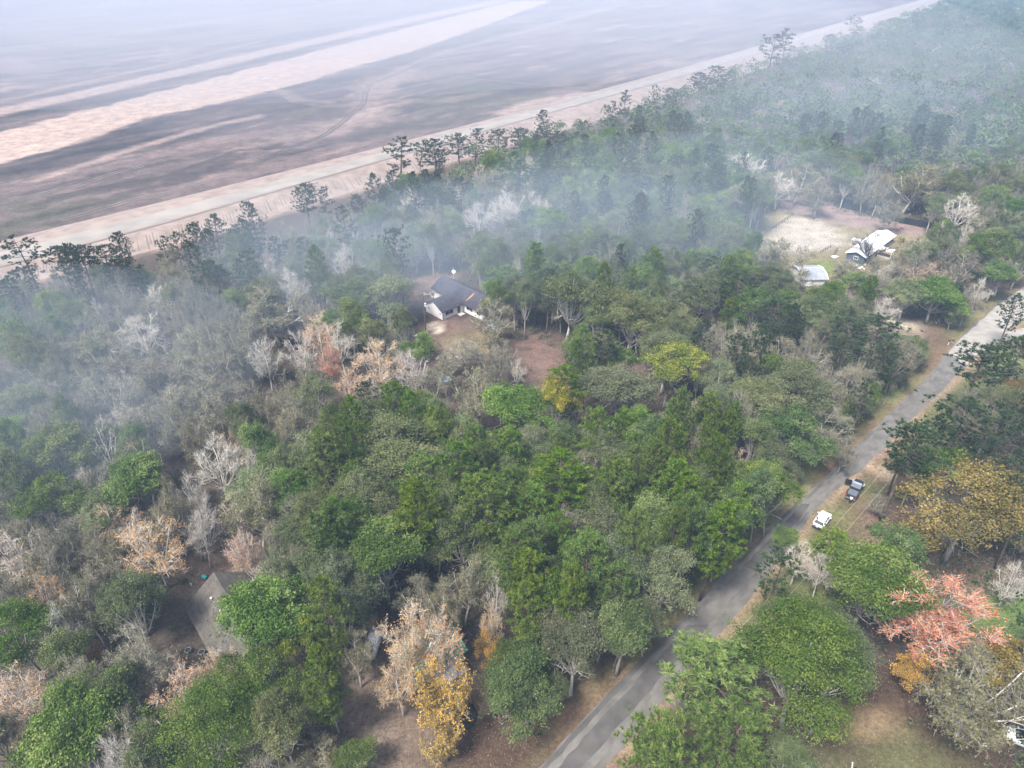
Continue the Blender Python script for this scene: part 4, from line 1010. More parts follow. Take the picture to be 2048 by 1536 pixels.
# ---- far-off wood that reads as one mass, and the brush under the trees
def colour_mesh(name, mb, cols, mat):
    me = mb.mesh(name, [mat])
    a = me.attributes.new('col', 'FLOAT_COLOR', 'POINT')
    a.data.foreach_set('color', np.c_[np.clip(cols, 0, 1), np.ones(len(cols))].astype(np.float32).ravel())
    return me
cm_ = bpy.data.materials.new('mixed_foliage'); cm_.use_nodes = True
nt = cm_.node_tree; nt.nodes.clear()
o_ = nt.nodes.new('ShaderNodeOutputMaterial'); d_ = nt.nodes.new('ShaderNodeBsdfDiffuse'); a_ = nt.nodes.new('ShaderNodeAttribute'); a_.attribute_name = 'col'
nt.links.new(a_.outputs['Color'], d_.inputs[0]); nt.links.new(d_.outputs[0], o_.inputs['Surface'])
KCOL = {'oak': (0.062, 0.10, 0.032), 'live': (0.095, 0.125, 0.06), 'pine': (0.07, 0.14, 0.024), 'darkpine': (0.038, 0.062, 0.028), 'grey': (0.22, 0.195, 0.155), 'olive': (0.165, 0.16, 0.085), 'bare': (0.40, 0.37, 0.32), 'peach': (0.42, 0.27, 0.15), 'goldbrown': (0.22, 0.15, 0.035)}
r = np.random.default_rng(77)
mb = MB(); cols = []
for (x, y, rad, H, key) in MASS:
    base = np.array(KCOL.get(key, (0.09, 0.11, 0.05))) * r.uniform(0.8, 1.2)
    d = math.hypot(x, y)
    near = d < 330
    nl = 6; per = 46 if near else 22
    if 'pine' in key:
        n = nl * per
        t = r.random(n); R_ = rad * 1.25 * np.sqrt(np.maximum(0.04, 1 - t ** 2.4)) * np.sqrt(r.uniform(0.2, 1.0, n)); az = r.uniform(0, 6.28, n)
        C = np.c_[x + R_ * np.cos(az), y + R_ * np.sin(az), H * (0.45 + 0.55 * t) + r.normal(0, .2, n)]
        Nn = unit(np.c_[np.cos(az), np.sin(az), np.full(n, 0.9)] + r.normal(size=(n, 3)) * 0.5)
    else:
        az = r.uniform(0, 6.28, nl); rl = rad * r.uniform(0.3, 0.75, nl); rl[0] = 0
        Lc = np.c_[x + rl * np.cos(az), y + rl * np.sin(az), H * (0.92 - 0.22 * rl / rad) - rad * 0.25]
        dd = unit(r.normal(size=(nl * per, 3)) + np.array([0, 0, 0.6])); dd[:, 2] = np.where(dd[:, 2] < -0.3, -dd[:, 2], dd[:, 2])
        C = np.repeat(Lc, per, 0) + dd * (rad * 0.42) * r.uniform(0.7, 1.1, (nl * per, 1))
        Nn = unit(dd * 0.6 + np.array([0, 0, 0.3]) + r.normal(size=dd.shape) * 0.5); n = len(C)
    sz = (0.68 if near else 1.1) * (0.75 if key in ('grey', 'bare') else 1.0)
    leaf_quads(mb, C, Nn, sz * r.uniform(0.6, 1.3, n), np.full(n, 0.5), 0, r, 0.6 if key not in ('grey', 'bare') else 0.3)
    cols.append(np.repeat(base * np.clip(r.normal(1, 0.22, n), 0.4, 1.7)[:, None], 4, 0))
    k0 = mb.n
    mb.tube(np.array([[x, y, -0.2], [x, y, H * 0.6]]), [0.22, 0.1], 4); cols.append(np.tile(np.array([0.13, 0.11, 0.09]), (mb.n - k0, 1)))
if MASS:
    tag(ob('woodland', colour_mesh('woodland', mb, np.concatenate(cols), cm_)), 'far misty wood that reads as one mass of crowns', 'woodland', kind='stuff')

mb = MB(); cols = []
N_B = 0
while N_B < 7000:
    y = 36 + rr.random() ** 0.8 * 230; w = 34 + y * 0.80; x = rr.uniform(-w, w)
    if not south_of_treeline(x, y): continue
    px, py, _ = proj(x, y, 0.5)
    if not (-40 < px < 2090 and py < 1600): continue
    N_B += 1
    if any(pip(px, py, c) for c in CLEAR): continue
    if psd(x, y, road_poly) < 2.6: continue
    h = rr.uniform(0.8, 3.0); wd = h * rr.uniform(0.5, 0.9)
    n = 26
    C = np.array([x, y, h * 0.5]) + r.normal(size=(n, 3)) * np.array([wd * .5, wd * .5, h * .26])
    base = np.array(rr.choice([(0.15, 0.125, 0.095), (0.13, 0.115, 0.085), (0.06, 0.08, 0.03), (0.09, 0.105, 0.05), (0.045, 0.07, 0.025), (0.20, 0.165, 0.125)]))
    if base[1] < base[0]:
        spikes(mb, C, C + unit(r.normal(size=(n, 3)) + np.array([0, 0, 0.8])) * r.uniform(0.5, 1.2, (n, 1)), 0.07, np.full(n, .5), 0, r)
    else:
        leaf_quads(mb, C, unit(r.normal(size=(n, 3)) * 0.6 + np.array([0, 0, 0.6])), r.uniform(0.25, 0.55, n), np.full(n, .5), 0, r)
    cols.append(np.repeat(base * np.clip(r.normal(1, 0.25, n), 0.4, 1.7)[:, None], 3 if base[1] < base[0] else 4, 0))
tag(ob('undergrowth', colour_mesh('undergrowth', mb, np.concatenate(cols), cm_)), 'low brush and saplings under the trees', 'undergrowth', kind='stuff')
print('TREES', len(TREES), cnt, 'MASS', len(MASS))

# ---- fallen leaves, sticks and grass tufts on the open ground
mb = MB(); cols = []
OPEN = [G(*c) for c in ([(1040, 1570), (1180, 1440), (1500, 1115), (1676, 930), (1770, 840), (1830, 880), (1800, 1000), (1720, 1080), (1600, 1130), (1420, 1320), (1240, 1570)],
        [(680, 1290), (960, 1330), (1110, 1500), (1060, 1600), (670, 1600)], [(1480, 1480), (1790, 1310), (2060, 1480), (2060, 1600), (1300, 1600)], [(1700, 1040), (1900, 1040), (2060, 1160), (2060, 1280), (1900, 1280), (1740, 1120)],
        [(1030, 690), (1065, 662), (1120, 690), (1180, 760), (1075, 775)], [(820, 640), (960, 640), (1060, 670), (960, 720), (850, 700)], [(330, 1180), (500, 1120), (470, 1200), (430, 1320), (340, 1320)], [(1500, 480), (1600, 395), (1860, 465), (1700, 640), (1600, 600)])]
for P, n, pal in zip(OPEN, (9000, 9000, 9000, 7000, 2500, 2500, 2500, 5000), ('v', 'd', 'd', 'v', 'r', 'r', 'd', 'g')):
    q = np.array(P); C = r.uniform(q.min(0), q.max(0), (n, 2)); k = inside(C[:, 0], C[:, 1], P)
    k &= sdist(C[:, 0], C[:, 1], road_poly) > 0.1
    C = C[k]; n = len(C)
    C3 = np.c_[C, r.uniform(0.02, 0.06, n)]
    base = {'v': [(.13, .085, .05), (.20, .14, .08), (.09, .10, .035), (.10, .125, .04)], 'd': [(.12, .08, .05), (.17, .125, .085), (.07, .045, .03), (.11, .105, .04)], 'r': [(.20, .105, .07), (.27, .17, .12), (.11, .06, .045)], 'g': [(.16, .13, .08), (.12, .14, .05), (.26, .21, .15)]}[pal]
    bc = np.array(base)[r.integers(0, len(base), n)] * r.uniform(.6, 1.4, (n, 1))
    gr = bc[:, 1] > bc[:, 0]
    leaf_quads(mb, C3[~gr], unit(r.normal(size=((~gr).sum(), 3)) * .35 + np.array([0, 0, 1])), r.uniform(.08, .22, (~gr).sum()), np.full((~gr).sum(), .5), 0, r); cols.append(np.repeat(bc[~gr], 4, 0))
    m = int(gr.sum())
    if m: spikes(mb, C3[gr], C3[gr] + unit(r.normal(size=(m, 3)) * .5 + np.array([0, 0, 1])) * r.uniform(.15, .45, (m, 1)), .12, np.full(m, .5), 0, r); cols.append(np.repeat(bc[gr], 3, 0))
tag(ob('leaf_litter', colour_mesh('leaf_litter', mb, np.concatenate(cols), cm_)), 'fallen leaves and grass tufts scattered over the open ground', 'leaf litter', kind='stuff')

# ================================================================== BUILDINGS
def gable_slab(x0, x1, y0, y1, ez, rz, axis='x', ov=0.4, th=0.14):
    """two roof planes with thickness; ridge along the axis"""
    mb = MB()
    if axis == 'x': a0, a1, b0, b1 = x0 - ov, x1 + ov, y0, y1
    else: a0, a1, b0, b1 = y0 - ov, y1 + ov, x0, x1
    bm_ = (b0 + b1) / 2; sl = (rz - ez) / (bm_ - b0); lo = ez - sl * ov
    pr = [(b0 - ov, lo), (bm_, rz), (b1 + ov, lo), (b1 + ov, lo - th), (bm_, rz - th), (b0 - ov, lo - th)]
    V = [(a, p, z) if axis == 'x' else (p, a, z) for a in (a0, a1) for p, z in pr]
    Fs = [(0, 1, 7, 6), (1, 2, 8, 7), (2, 3, 9, 8), (3, 4, 10, 9), (4, 5, 11, 10), (5, 0, 6, 11), (0, 5, 4, 1), (1, 4, 3, 2), (6, 7, 10, 11), (7, 8, 9, 10)]
    if axis == 'y': Fs = [q[::-1] for q in Fs]
    return mb.add(V, Fs)
def gable_body(x0, x1, y0, y1, ez, rz, axis='x'):
    mb = MB(); rz -= 0.16; ez -= 0.10
    if axis == 'x': P = [(y0, 0), (y1, 0), (y1, ez), ((y0 + y1) / 2, rz), (y0, ez)]; V = [(a, p, z) for a in (x0, x1) for p, z in P]
    else: P = [(x0, 0), (x1, 0), (x1, ez), ((x0 + x1) / 2, rz), (x0, ez)]; V = [(p, a, z) for a in (y0, y1) for p, z in P]
    return mb.add(V, [(0, 1, 2, 3, 4), (5, 6, 7, 8, 9)[::-1]] + [(i, (i + 1) % 5, 5 + (i + 1) % 5, 5 + i)[::-1] for i in range(5)])
glass_dark = new_mat('window_glass', (0.03, 0.035, 0.04), 0.15, 0.5)
white_paint = surf('white_siding', (0.70, 0.70, 0.68), (0.80, 0.80, 0.78), 2.0, 0.7, stretch=(0.2, 0.2, 6))
trim_white = new_mat('white_trim', (0.78, 0.78, 0.76), 0.6)
def window(parent, c, w, h, normal):
    """pane set in a wall; normal is one of -x, x, -y, y"""
    ax = 'x' in normal; s = -1 if normal[0] == '-' else 1
    dim = (0.05, w, h) if ax else (w, 0.05, h)
    p = ob('window', MB().box(c, dim), glass_dark, parent)
    f = MB()
    for du, dv, sw, sh in ((0, h / 2, w + .16, .08), (0, -h / 2, w + .16, .08), (-w / 2, 0, .08, h), (w / 2, 0, .08, h), (0, 0, .05, h)):
        o = s * 0.03
        f.box((c[0] + o, c[1] + du, c[2] + dv) if ax else (c[0] + du, c[1] + o, c[2] + dv), (.07, sw, sh) if ax else (sw, .07, sh))
    ob('frame', f, trim_white, p)
def door(parent, c, w, h, normal, mat):
    ax = 'x' in normal; s = -1 if normal[0] == '-' else 1
    d = ob('door', MB().box(c, (0.06, w, h) if ax else (w, 0.06, h)), mat, parent)
    hp = (c[0] + s * .06, c[1] + w * .38, c[2] - .1) if ax else (c[0] + w * .38, c[1] + s * .06, c[2] - .1)
    ob('handle', MB().box(hp, (.06, .06, .06)), new_mat('door_handle', (.4, .38, .3), .3, .5, 1), d)
def shingle(name, c1, c2, scale=1.2):
    m = surf(name, c1, c2, scale, 0.9, 0.1, detail=10, stretch=(1, 1, 2.5))
    nt = m.node_tree; b = nt.nodes['Principled BSDF']
    tc = nt.nodes.new('ShaderNodeTexCoord'); br = nt.nodes.new('ShaderNodeTexBrick')
    br.inputs['Scale'].default_value = 2.2; br.inputs['Mortar Size'].default_value = 0.03; br.inputs['Color1'].default_value = (.82, .82, .82, 1); br.inputs['Color2'].default_value = (1.12, 1.12, 1.12, 1); br.inputs['Mortar'].default_value = (.6, .6, .6, 1)
    mp = nt.nodes.new('ShaderNodeMapping'); nt.links.new(tc.outputs['Object'], mp.inputs[0]); mp.inputs['Scale'].default_value = (1, 1, 1)
    nt.links.new(mp.outputs[0], br.inputs['Vector'])
    mx = nt.nodes.new('ShaderNodeMix'); mx.data_type = 'RGBA'; mx.blend_type = 'MULTIPLY'; mx.inputs[0].default_value = 1
    src = b.inputs['Base Color'].links[0].from_socket
    nt.links.new(src, mx.inputs[6]); nt.links.new(br.outputs['Color'], mx.inputs[7]); nt.links.new(mx.outputs[2], b.inputs['Base Color'])
    return m

# ---- white-walled house in the middle of the parcel
hx, hy = gp(925.2, 605.4, 2.7)
house = tag(empty('house', (hx, hy, 0), R(-46)), 'white-walled house with a purplish-brown L-shaped roof in the misty clearing', 'house')
roof_br = shingle('purple_brown_shingle', (0.050, 0.048, 0.064), (0.085, 0.078, 0.098))
ob('wall', gable_body(-12.4, 7.5, 0.45, 7.6, 2.75, 4.9), white_paint, house)
ob('wall', gable_body(-6.9, -0.2, -6.6, 3.0, 2.7, 4.55, 'y'), white_paint, house)
ob('wall', gable_body(-12.6, -9.0, -2.2 + 4.4, 4.0, 2.72, 4.0, 'y'), white_paint, house)
rf = ob('roof', gable_slab(-12.6, 7.7, 0.45, 7.6, 2.75, 4.95, 'x', 0.55), roof_br, house)
ob('roof', gable_slab(-6.9, -0.2, -6.6, 3.6, 2.70, 4.60, 'y', 0.5), roof_br, house)
ob('roof', gable_slab(-12.7, -8.9, 2.2, 4.2, 2.72, 4.05, 'y', 0.45), roof_br, house)
# rust stain of missing shingles beside the valley, vents and chimney flue
st = MB(); sl = (4.95 - 2.75) / 3.575
st.add([(0.2, 0.75, 2.75 + 0.3 * sl + .02), (0.75, 1.6, 2.75 + 1.15 * sl + .02), (1.0, 2.8, 2.75 + 2.35 * sl + .02), (0.65, 3.5, 2.75 + 3.05 * sl + .02), (0.35, 2.4, 2.75 + 1.95 * sl + .02)], [(0, 1, 2, 3, 4)])
ob('bare_patch', st, surf('bare_decking', (0.32, 0.17, 0.06), (0.42, 0.24, 0.09), 2), rf)
for a, b in ((-5.4, -3.0), (-5.9, -4.8), (4.5, 2.4)):
    z = 4.60 - abs(a + 3.55) * (1.9 / 3.35) if a < 0 else 2.75 + (b - .45) * sl
    ob('roof_vent', MB().lathe([(.13, -.1), (.13, .35), (.2, .36), (.2, .46), (.05, .5)], 10, (a, b, z)), new_mat('vent_metal', (.35, .34, .34), .5, .4, .6), house)
window(house, (-1.0 - .0, -6.63, 1.55), 0.6, 0.0 + 0.5, '-y')
window(house, (-5.6, -6.63, 1.6), 0.7, 0.6, '-y')
window(house, (-0.17, -4.4, 1.45), 2.6, 1.1, 'x')
window(house, (2.2, 0.42, 1.5), 2.4, 1.0, '-y'); window(house, (5.6, 0.42, 1.5), 1.4, 1.0, '-y')
door(house, (-0.17, -1.2, 1.1), 1.0, 2.1, 'x', new_mat('dark_door', (.08, .07, .07), .6))
ob('step', MB().box((0.7, -1.2, .12), (1.5, 1.6, .24)), new_mat('concrete_step', (.42, .40, .37), .9), house)
ob('downspout', MB().box((-0.12, -6.5, 1.35), (.1, .1, 2.7)), new_mat('dark_spout', (.06, .06, .065), .6), house)

# ---- long mobile home
A, B_, Cc = np.array(gp(1699, 506.5, 2.6)), np.array(gp(1732.4, 514.5, 2.6)), np.array(gp(1792, 470.3, 2.6))
ang = math.atan2(Cc[1] - B_[1], Cc[0] - B_[0]); Lm = float(np.linalg.norm(Cc - B_)); Wm = 5.6
mob = tag(empty('mobile_home', (B_[0], B_[1], 0), ang), 'long mobile home with a bright white metal roof and blue walls', 'mobile home')
metal_white = surf('white_roof_metal', (0.55, 0.58, 0.60), (0.80, 0.83, 0.86), 0.7, 0.4, 0.4, stretch=(2.5, .4, 1))
blue_wall = surf('blue_siding', (0.065, 0.085, 0.12), (0.095, 0.12, 0.16), 1.5, 0.6, stretch=(.2, .2, 5))
ob('wall', gable_body(0.3, Lm - .3, 0.3, Wm, 2.6, 3.5), blue_wall, mob)
mr_ = ob('roof', gable_slab(0.2, Lm - .2, 0.3, Wm, 2.6, 3.55, 'x', 0.45), metal_white, mob)
seam = MB()
for q in np.arange(1.2, Lm - .5, 1.2):
    for y0, z0, y1, z1 in ((-.1, 2.50, Wm / 2 + .15, 3.565), (Wm + .4, 2.50, Wm / 2 + .15, 3.565)):
        seam.tube(np.array([[q, y0, z0 + .03], [q, y1, z1 + .02]]), .03, 4)
ob('seam', seam, metal_white, mr_)
for q in (3.0, 7.5, 17.0, 20.5): window(mob, (q, 0.27, 1.5), 1.1, 0.9, '-y')
window(mob, (0.27, Wm / 2, 1.5), 1.2, 0.9, '-x')
door(mob, (11.0, 0.27, 1.15), 0.95, 2.0, '-y', trim_white)
for nm, x0, x1, y0, y1 in (('porch', 9.2, 12.4, -4.2, -0.3), ('porch', 11.6, 13.6, Wm + .6, Wm + 3.2)):
    p = ob(nm, MB().prism([(x0, y0), (x1, y0), (x1, y1), (x0, y1)], 2.42, 2.5), surf('weathered_white_panel', (0.62, 0.63, 0.63), (0.78, 0.79, 0.8), .8), mob)
    for a in (x0 + .15, x1 - .15):
        for c in (y0 + .15, y1 - .15): ob('post', MB().box((a, c, 1.2), (.1, .1, 2.42)), trim_white, p)
    ob('deck', MB().prism([(x0, y0), (x1, y0), (x1, y1), (x0, y1)], .02, .35), surf('grey_deck', (.25, .22, .2), (.33, .3, .27), 1), p)
ob('skirting', MB().box((Lm / 2, .24, .28), (Lm - .7, .06, .5)), new_mat('pale_skirting', (.62, .66, .7), .6), mob)

# ---- grey gambrel garden shed
sx, sy = gp(1617, 549, 1.6)
shed = tag(empty('garden_shed', (sx, sy, 0), R(2)), 'grey garden shed with a pale-edged gambrel roof beside the olive-brown oak', 'shed')
roof_grey = shingle('blue_grey_shingle', (0.27, 0.29, 0.32), (0.35, 0.37, 0.40))
gam = [(-4.6, 2.1), (-3.0, 3.1), (0, 3.7), (3.0, 3.1), (4.6, 2.1)]
V = [(a, p, z) for a in (-3.6, 3.6) for p, z in gam] + [(a, p, z - .12) for a in (-3.6, 3.6) for p, z in gam]
Fs = [(i, i + 1, 6 + i, 5 + i) for i in range(4)] + [(10 + i, 15 + i, 16 + i, 11 + i) for i in range(4)] + [(0, 5, 15, 10), (4, 14, 19, 9)] + [(i, 10 + i, 11 + i, i + 1) for i in range(4)] + [(5 + i, 6 + i, 16 + i, 15 + i) for i in range(4)]
ob('roof', MB().add(V, Fs), roof_grey, shed)
bb = [(-4.2, 0), (4.2, 0), (4.2, 2.1), (2.9, 2.95), (0, 3.5), (-2.9, 2.95), (-4.2, 2.1)]
ob('wall', MB().add([(a, p, z) for a in (-3.3, 3.3) for p, z in bb], [tuple(range(7)), tuple(range(7, 14))[::-1]] + [(i, 7 + i, 7 + (i + 1) % 7, (i + 1) % 7) for i in range(7)]), surf('shed_siding', (.5, .52, .53), (.6, .62, .63), 2), shed)
ed = MB(); ed.tube(np.array([[3.62, p, z + .02] for p, z in gam]), .09, 5)
ob('edge_trim', ed, trim_white, shed); ed = MB(); ed.tube(np.array([[-3.62, p, z + .02] for p, z in gam]), .09, 5); ob('edge_trim', ed, trim_white, shed)
rd_ = MB(); rd_.tube(np.array([[-3.6, 0, 3.72], [3.6, 0, 3.72]]), .07, 5); ob('ridge_cap', rd_, new_mat('ridge_grey', (.55, .58, .62), .6), shed)
door(shed, (3.34, 0, 1.05), 1.6, 2.0, 'x', trim_white)
door(shed, (-1.5, -4.24, 1.0), 1.2, 1.9, '-y', trim_white)

# ---- house with grey shingle roof in the south-west
e0, e1 = np.array(gp(367, 1212, 2.6)), np.array(gp(424, 1316, 2.6))
ang = math.atan2(e1[1] - e0[1], e1[0] - e0[0]); Lh = float(np.linalg.norm(e1 - e0))
sw = tag(empty('shingled_house', (e0[0], e0[1], 0), ang), 'brown-grey shingled house roof half hidden among the trees of the south-west', 'house')
roof_sg = shingle('brown_grey_shingle', (0.080, 0.073, 0.063), (0.125, 0.114, 0.10), 0.9)
ob('roof', gable_slab(0.5, Lh + 3.5, 0.5, 9.5, 2.65, 5.9, 'x', 0.5), roof_sg, sw)
ob('wall', gable_body(0.6, Lh + 3.4, 0.7, 9.3, 2.65, 5.8), surf('tan_brick', (.22, .16, .12), (.30, .22, .17), 2), sw)
sl2 = (5.9 - 2.65) / 4.5
for a, b in ((3.4, 3.2), (6.5, 3.4), (6.6, 4.3)):
    ob('roof_vent', MB().lathe([(.12, -.1), (.12, .3), (.18, .31), (.18, .4), (.04, .44)], 10, (a, b, 2.65 + (b - .5) * sl2)), new_mat('pale_vent', (.5, .45, .4), .5), sw)
for q in (3.0, 7.0): window(sw, (q, 0.67, 1.5), 1.4, 1.1, '-y')
door(sw, (5.0, 0.67, 1.05), .95, 2.05, '-y', new_mat('brown_door', (.12, .07, .05), .6))

# ---- green-roofed cabin in the south yard
cx_, cy_ = gp(862, 1292, 3.0)
cab = tag(empty('cabin', (cx_, cy_, 0), R(38)), 'small cabin with a green metal roof under the peach-orange trees', 'cabin')
green_metal = surf('green_roof_metal', (0.025, 0.15, 0.095), (0.04, 0.21, 0.135), 1, 0.4, 0.4, stretch=(8, .4, 1))
ob('wall', gable_body(-3.6, 3.2, -2.6, 2.6, 2.5, 3.9), surf('tan_board', (.36, .28, .2), (.45, .36, .27), 2, stretch=(6, 6, .5)), cab)
ob('roof', gable_slab(-3.7, 3.3, -2.6, 2.6, 2.55, 4.0, 'x', 0.5), green_metal, cab)
p = ob('porch_roof', MB().add([(-2, -3.0, 2.45), (2.0, -3.0, 2.45), (2.0, -5.4, 2.1), (-2, -5.4, 2.1), (-2, -3.0, 2.35), (2.0, -3.0, 2.35), (2.0, -5.4, 2.0), (-2, -5.4, 2.0)], [(0, 3, 2, 1), (4, 5, 6, 7), (0, 1, 5, 4), (1, 2, 6, 5), (2, 3, 7, 6), (3, 0, 4, 7)]), surf('grey_tin', (.22, .22, .25), (.34, .34, .37), 1, .5, stretch=(5, .4, 1)), cab)
for a in (-1.85, 1.85): ob('post', MB().box((a, -5.25, 1.0), (.12, .12, 2.02)), trim_white, p)
ob('porch_deck', MB().prism([(-2, -5.4), (2.0, -5.4), (2.0, -2.65), (-2, -2.65)], .02, .3), surf('tan_deck', (.42, .33, .24), (.5, .4, .3), 1), cab)
window(cab, (-3.0, -2.63, 1.5), 1.1, .9, '-y'); door(cab, (.4, -2.63, 1.2), .9, 1.9, '-y', trim_white)
ux, uy = gp(908, 1340, 1.0)
o = tag(empty('storage_box', (ux, uy, 0), R(35)), 'small white storage box with a sloping lid beside the green-roofed cabin', 'storage box')
ob('body', MB().box((0, 0, .6), (1.3, 1.1, 1.2)), trim_white, o)
ob('lid', MB().add([(-.75, -.7, 1.2), (.75, -.7, 1.2), (.75, .65, 1.55), (-.75, .65, 1.55), (-.75, -.7, 1.28), (.75, -.7, 1.28), (.75, .65, 1.63), (-.75, .65, 1.63)], [(0, 3, 2, 1), (4, 5, 6, 7), (0, 1, 5, 4), (1, 2, 6, 5), (2, 3, 7, 6), (3, 0, 4, 7)]), new_mat('pale_blue_lid', (.6, .68, .76), .4), o)

# ---- capsule-shaped trailer
tx, ty = gp(745, 1292, 0.8)
o = tag(empty('trailer', (tx, ty, 0), R(84)), 'small white capsule-shaped trailer with a rounded end beside the peach-orange tree', 'trailer')
prof = []
sec = MB(); ns = 14; xs = [-2.2, -2.1, -1.85, -1.3, 0, 1.3, 1.9, 2.1, 2.2]; rs = [.25, .6, .82, .95, 1, 1, .92, .75, .5]
V = []
for a, s_ in zip(xs, rs):
    for q in range(ns):
        t = 2 * math.pi * q / ns
        V.append((a, .92 * s_ * np.sign(math.cos(t)) * abs(math.cos(t)) ** .6, 1.05 + .8 * s_ * np.sign(math.sin(t)) * abs(math.sin(t)) ** .6))
Fs = [(k * ns + q, k * ns + (q + 1) % ns, (k + 1) * ns + (q + 1) % ns, (k + 1) * ns + q)[::-1] for k in range(len(xs) - 1) for q in range(ns)] + [tuple(range(ns)), tuple((len(xs) - 1) * ns + q for q in range(ns))[::-1]]
ob('body', sec.add(V, Fs), new_mat('white_shell', (.78, .78, .8), .35, .4), o, smooth=True)
ob('rear_panel', MB().box((1.9, 0, 1.92), (.6, 1.0, .06)), new_mat('grey_panel', (.3, .32, .35), .5), o)
def wheel(parent, c, rad, w, mt=new_mat('tyre_rubber', (.02, .02, .022), .9), mr=new_mat('rim_metal', (.45, .46, .48), .3, .5, .8)):
    def ring(prof, n=18):
        V = [(r_ * math.cos(t) + c[0], y_ + c[1], r_ * math.sin(t) + c[2]) for r_, y_ in prof for t in np.linspace(0, 2 * math.pi, n, endpoint=False)]
        Fs = [(i * n + j, (i + 1) * n + j, (i + 1) * n + (j + 1) % n, i * n + (j + 1) % n) for i in range(len(prof) - 1) for j in range(n)]
        return MB().add(V, Fs + [tuple(range(n)), tuple((len(prof) - 1) * n + j for j in range(n))[::-1]])
    h = w / 2
    t = ob('wheel', ring([(rad * .62, -h), (rad * .92, -h), (rad, -h * .7), (rad, h * .7), (rad * .92, h), (rad * .62, h)]), mt, parent)
    ob('rim', ring([(rad * .1, -h * 1.02), (rad * .6, -h * 1.02), (rad * .6, h * 1.02), (rad * .1, h * 1.02)]), mr, t)
for s_ in (-1, 1): wheel(o, (.3, s_ * .95, .33), .33, .2)
ob('hitch', MB().tube(np.array([[-2.1, 0, .4], [-3.1, 0, .42]]), .05, 6), new_mat('hitch_steel', (.12, .12, .12), .5), o)

# ================================================================== VEHICLES
def loft(secs):
    """body from (x, half width, z bottom, z top) rings with softened corners"""
    V = []; m = 12
    for x, w, z0, z1 in secs:
        h = z1 - z0; c = min(.14, h * .3)
        V += [(x, -w + c * .5, z0), (x, w - c * .5, z0), (x, w, z0 + c), (x, w * 1.0, z0 + h * .55), (x, w * .985, z1 - c), (x, w * .93, z1 - c * .25), (x, w * .84, z1), (x, -w * .84, z1), (x, -w * .93, z1 - c * .25), (x, -w * .985, z1 - c), (x, -w * 1.0, z0 + h * .55), (x, -w, z0 + c)]
    n = len(secs)
    Fs = [(k * m + q, (k + 1) * m + q, (k + 1) * m + (q + 1) % m, k * m + (q + 1) % m)[::-1] for k in range(n - 1) for q in range(m)] + [tuple(range(m)), tuple((n - 1) * m + q for q in range(m))[::-1]]
    return MB().add(V, Fs)
def cabin_shell(b, t, z0, z1, wb, wt):
    """windows band: b and t are (x rear, x front) at belt and roof"""
    return MB().add([(b[0], -wb, z0), (b[1], -wb, z0), (b[1], wb, z0), (b[0], wb, z0), (t[0], -wt, z1), (t[1], -wt, z1), (t[1], wt, z1), (t[0], wt, z1)], [(0, 3, 2, 1), (4, 5, 6, 7), (0, 1, 5, 4), (1, 2, 6, 5), (2, 3, 7, 6), (3, 0, 4, 7)])
auto_glass = new_mat('auto_glass', (.015, .02, .03), .08, .6)
def lamp(parent, name, c, size, col): ob(name, MB().box(c, size), new_mat(name + '_lens', col, .2, .5), parent)
def white_car(loc, rz, label, cat='car', name='car'):
    paint = new_mat('white_car_paint', (.74, .77, .80), .25, .5)
    o = tag(empty(name, loc, rz), label, cat)
    ob('body', loft([(-2.28, .70, .42, .85), (-2.2, .84, .32, 1.0), (-1.9, .91, .25, 1.06), (-.9, .93, .22, 1.02), (.6, .93, .22, 1.0), (1.0, .93, .22, .98), (1.7, .90, .25, .90), (2.1, .82, .3, .78), (2.25, .66, .4, .66)]), paint, o, smooth=True)
    ob('window_band', cabin_shell((-2.02, 1.05), (-1.55, .22), .98, 1.52, .84, .67), auto_glass, o)
    rf_ = ob('roof', loft([(-1.68, .60, 1.47, 1.53), (-1.5, .69, 1.46, 1.58), (-.6, .71, 1.48, 1.62), (.1, .69, 1.48, 1.59), (.32, .60, 1.46, 1.53)]), paint, o, smooth=True)
    for s_ in (-1, 1):
        pl = MB()
        for a, b in (((1.07, .82, .98), (.24, .66, 1.52)), ((-.35, .86, .99), (-.4, .70, 1.5)), ((-2.05, .82, 1.0), (-1.58, .66, 1.5)), ((-1.3, .86, 1.0), (-1.15, .70, 1.5))):
            pl.tube(np.array([[a[0], s_ * a[1], a[2]], [b[0], s_ * b[1], b[2]]]), .05, 5)
        ob('pillar', pl, paint, o)
        ob('roof_rail', MB().tube(np.array([[-1.4, s_ * .62, 1.66], [.0, s_ * .62, 1.68]]), .025, 5), new_mat('rail_metal', (.5, .5, .5), .4), rf_)
        ob('mirror', MB().box((.78, s_ * 1.02, 1.05), (.16, .22, .14)), paint, o)
        for a in (-1.35, 1.38): wheel(o, (a, s_ * .84, .34), .34, .22)
        lamp(o, 'tail_light', (-2.17, s_ * .72, .9), (.14, .26, .2), (.45, .02, .02)); lamp(o, 'headlight', (2.08, s_ * .62, .68), (.2, .28, .12), (.7, .72, .75))
        ob('door_handle', MB().box((-.55, s_ * .94, .88), (.2, .04, .04)), paint, o)
    ob('bumper', MB().box((-2.27, 0, .45), (.12, 1.5, .22)), new_mat('dark_bumper', (.03, .03, .03), .7), o)
    ob('licence_plate', MB().box((-2.30, 0, .72), (.03, .34, .16)), trim_white, o)
    return o
def rdir(p, q):
    a, b = gp(*p), gp(*q); return math.atan2(b[1] - a[1], b[0] - a[0])
hd = rdir((1512, 1180), (1744, 920))
wx, wy = gp(1644.5, 1039, .7)
white_car((wx, wy, .03), hd + R(4), 'white parked car half on the grass verge behind the black pickup')
px_, py_ = gp(1711, 977, .9)
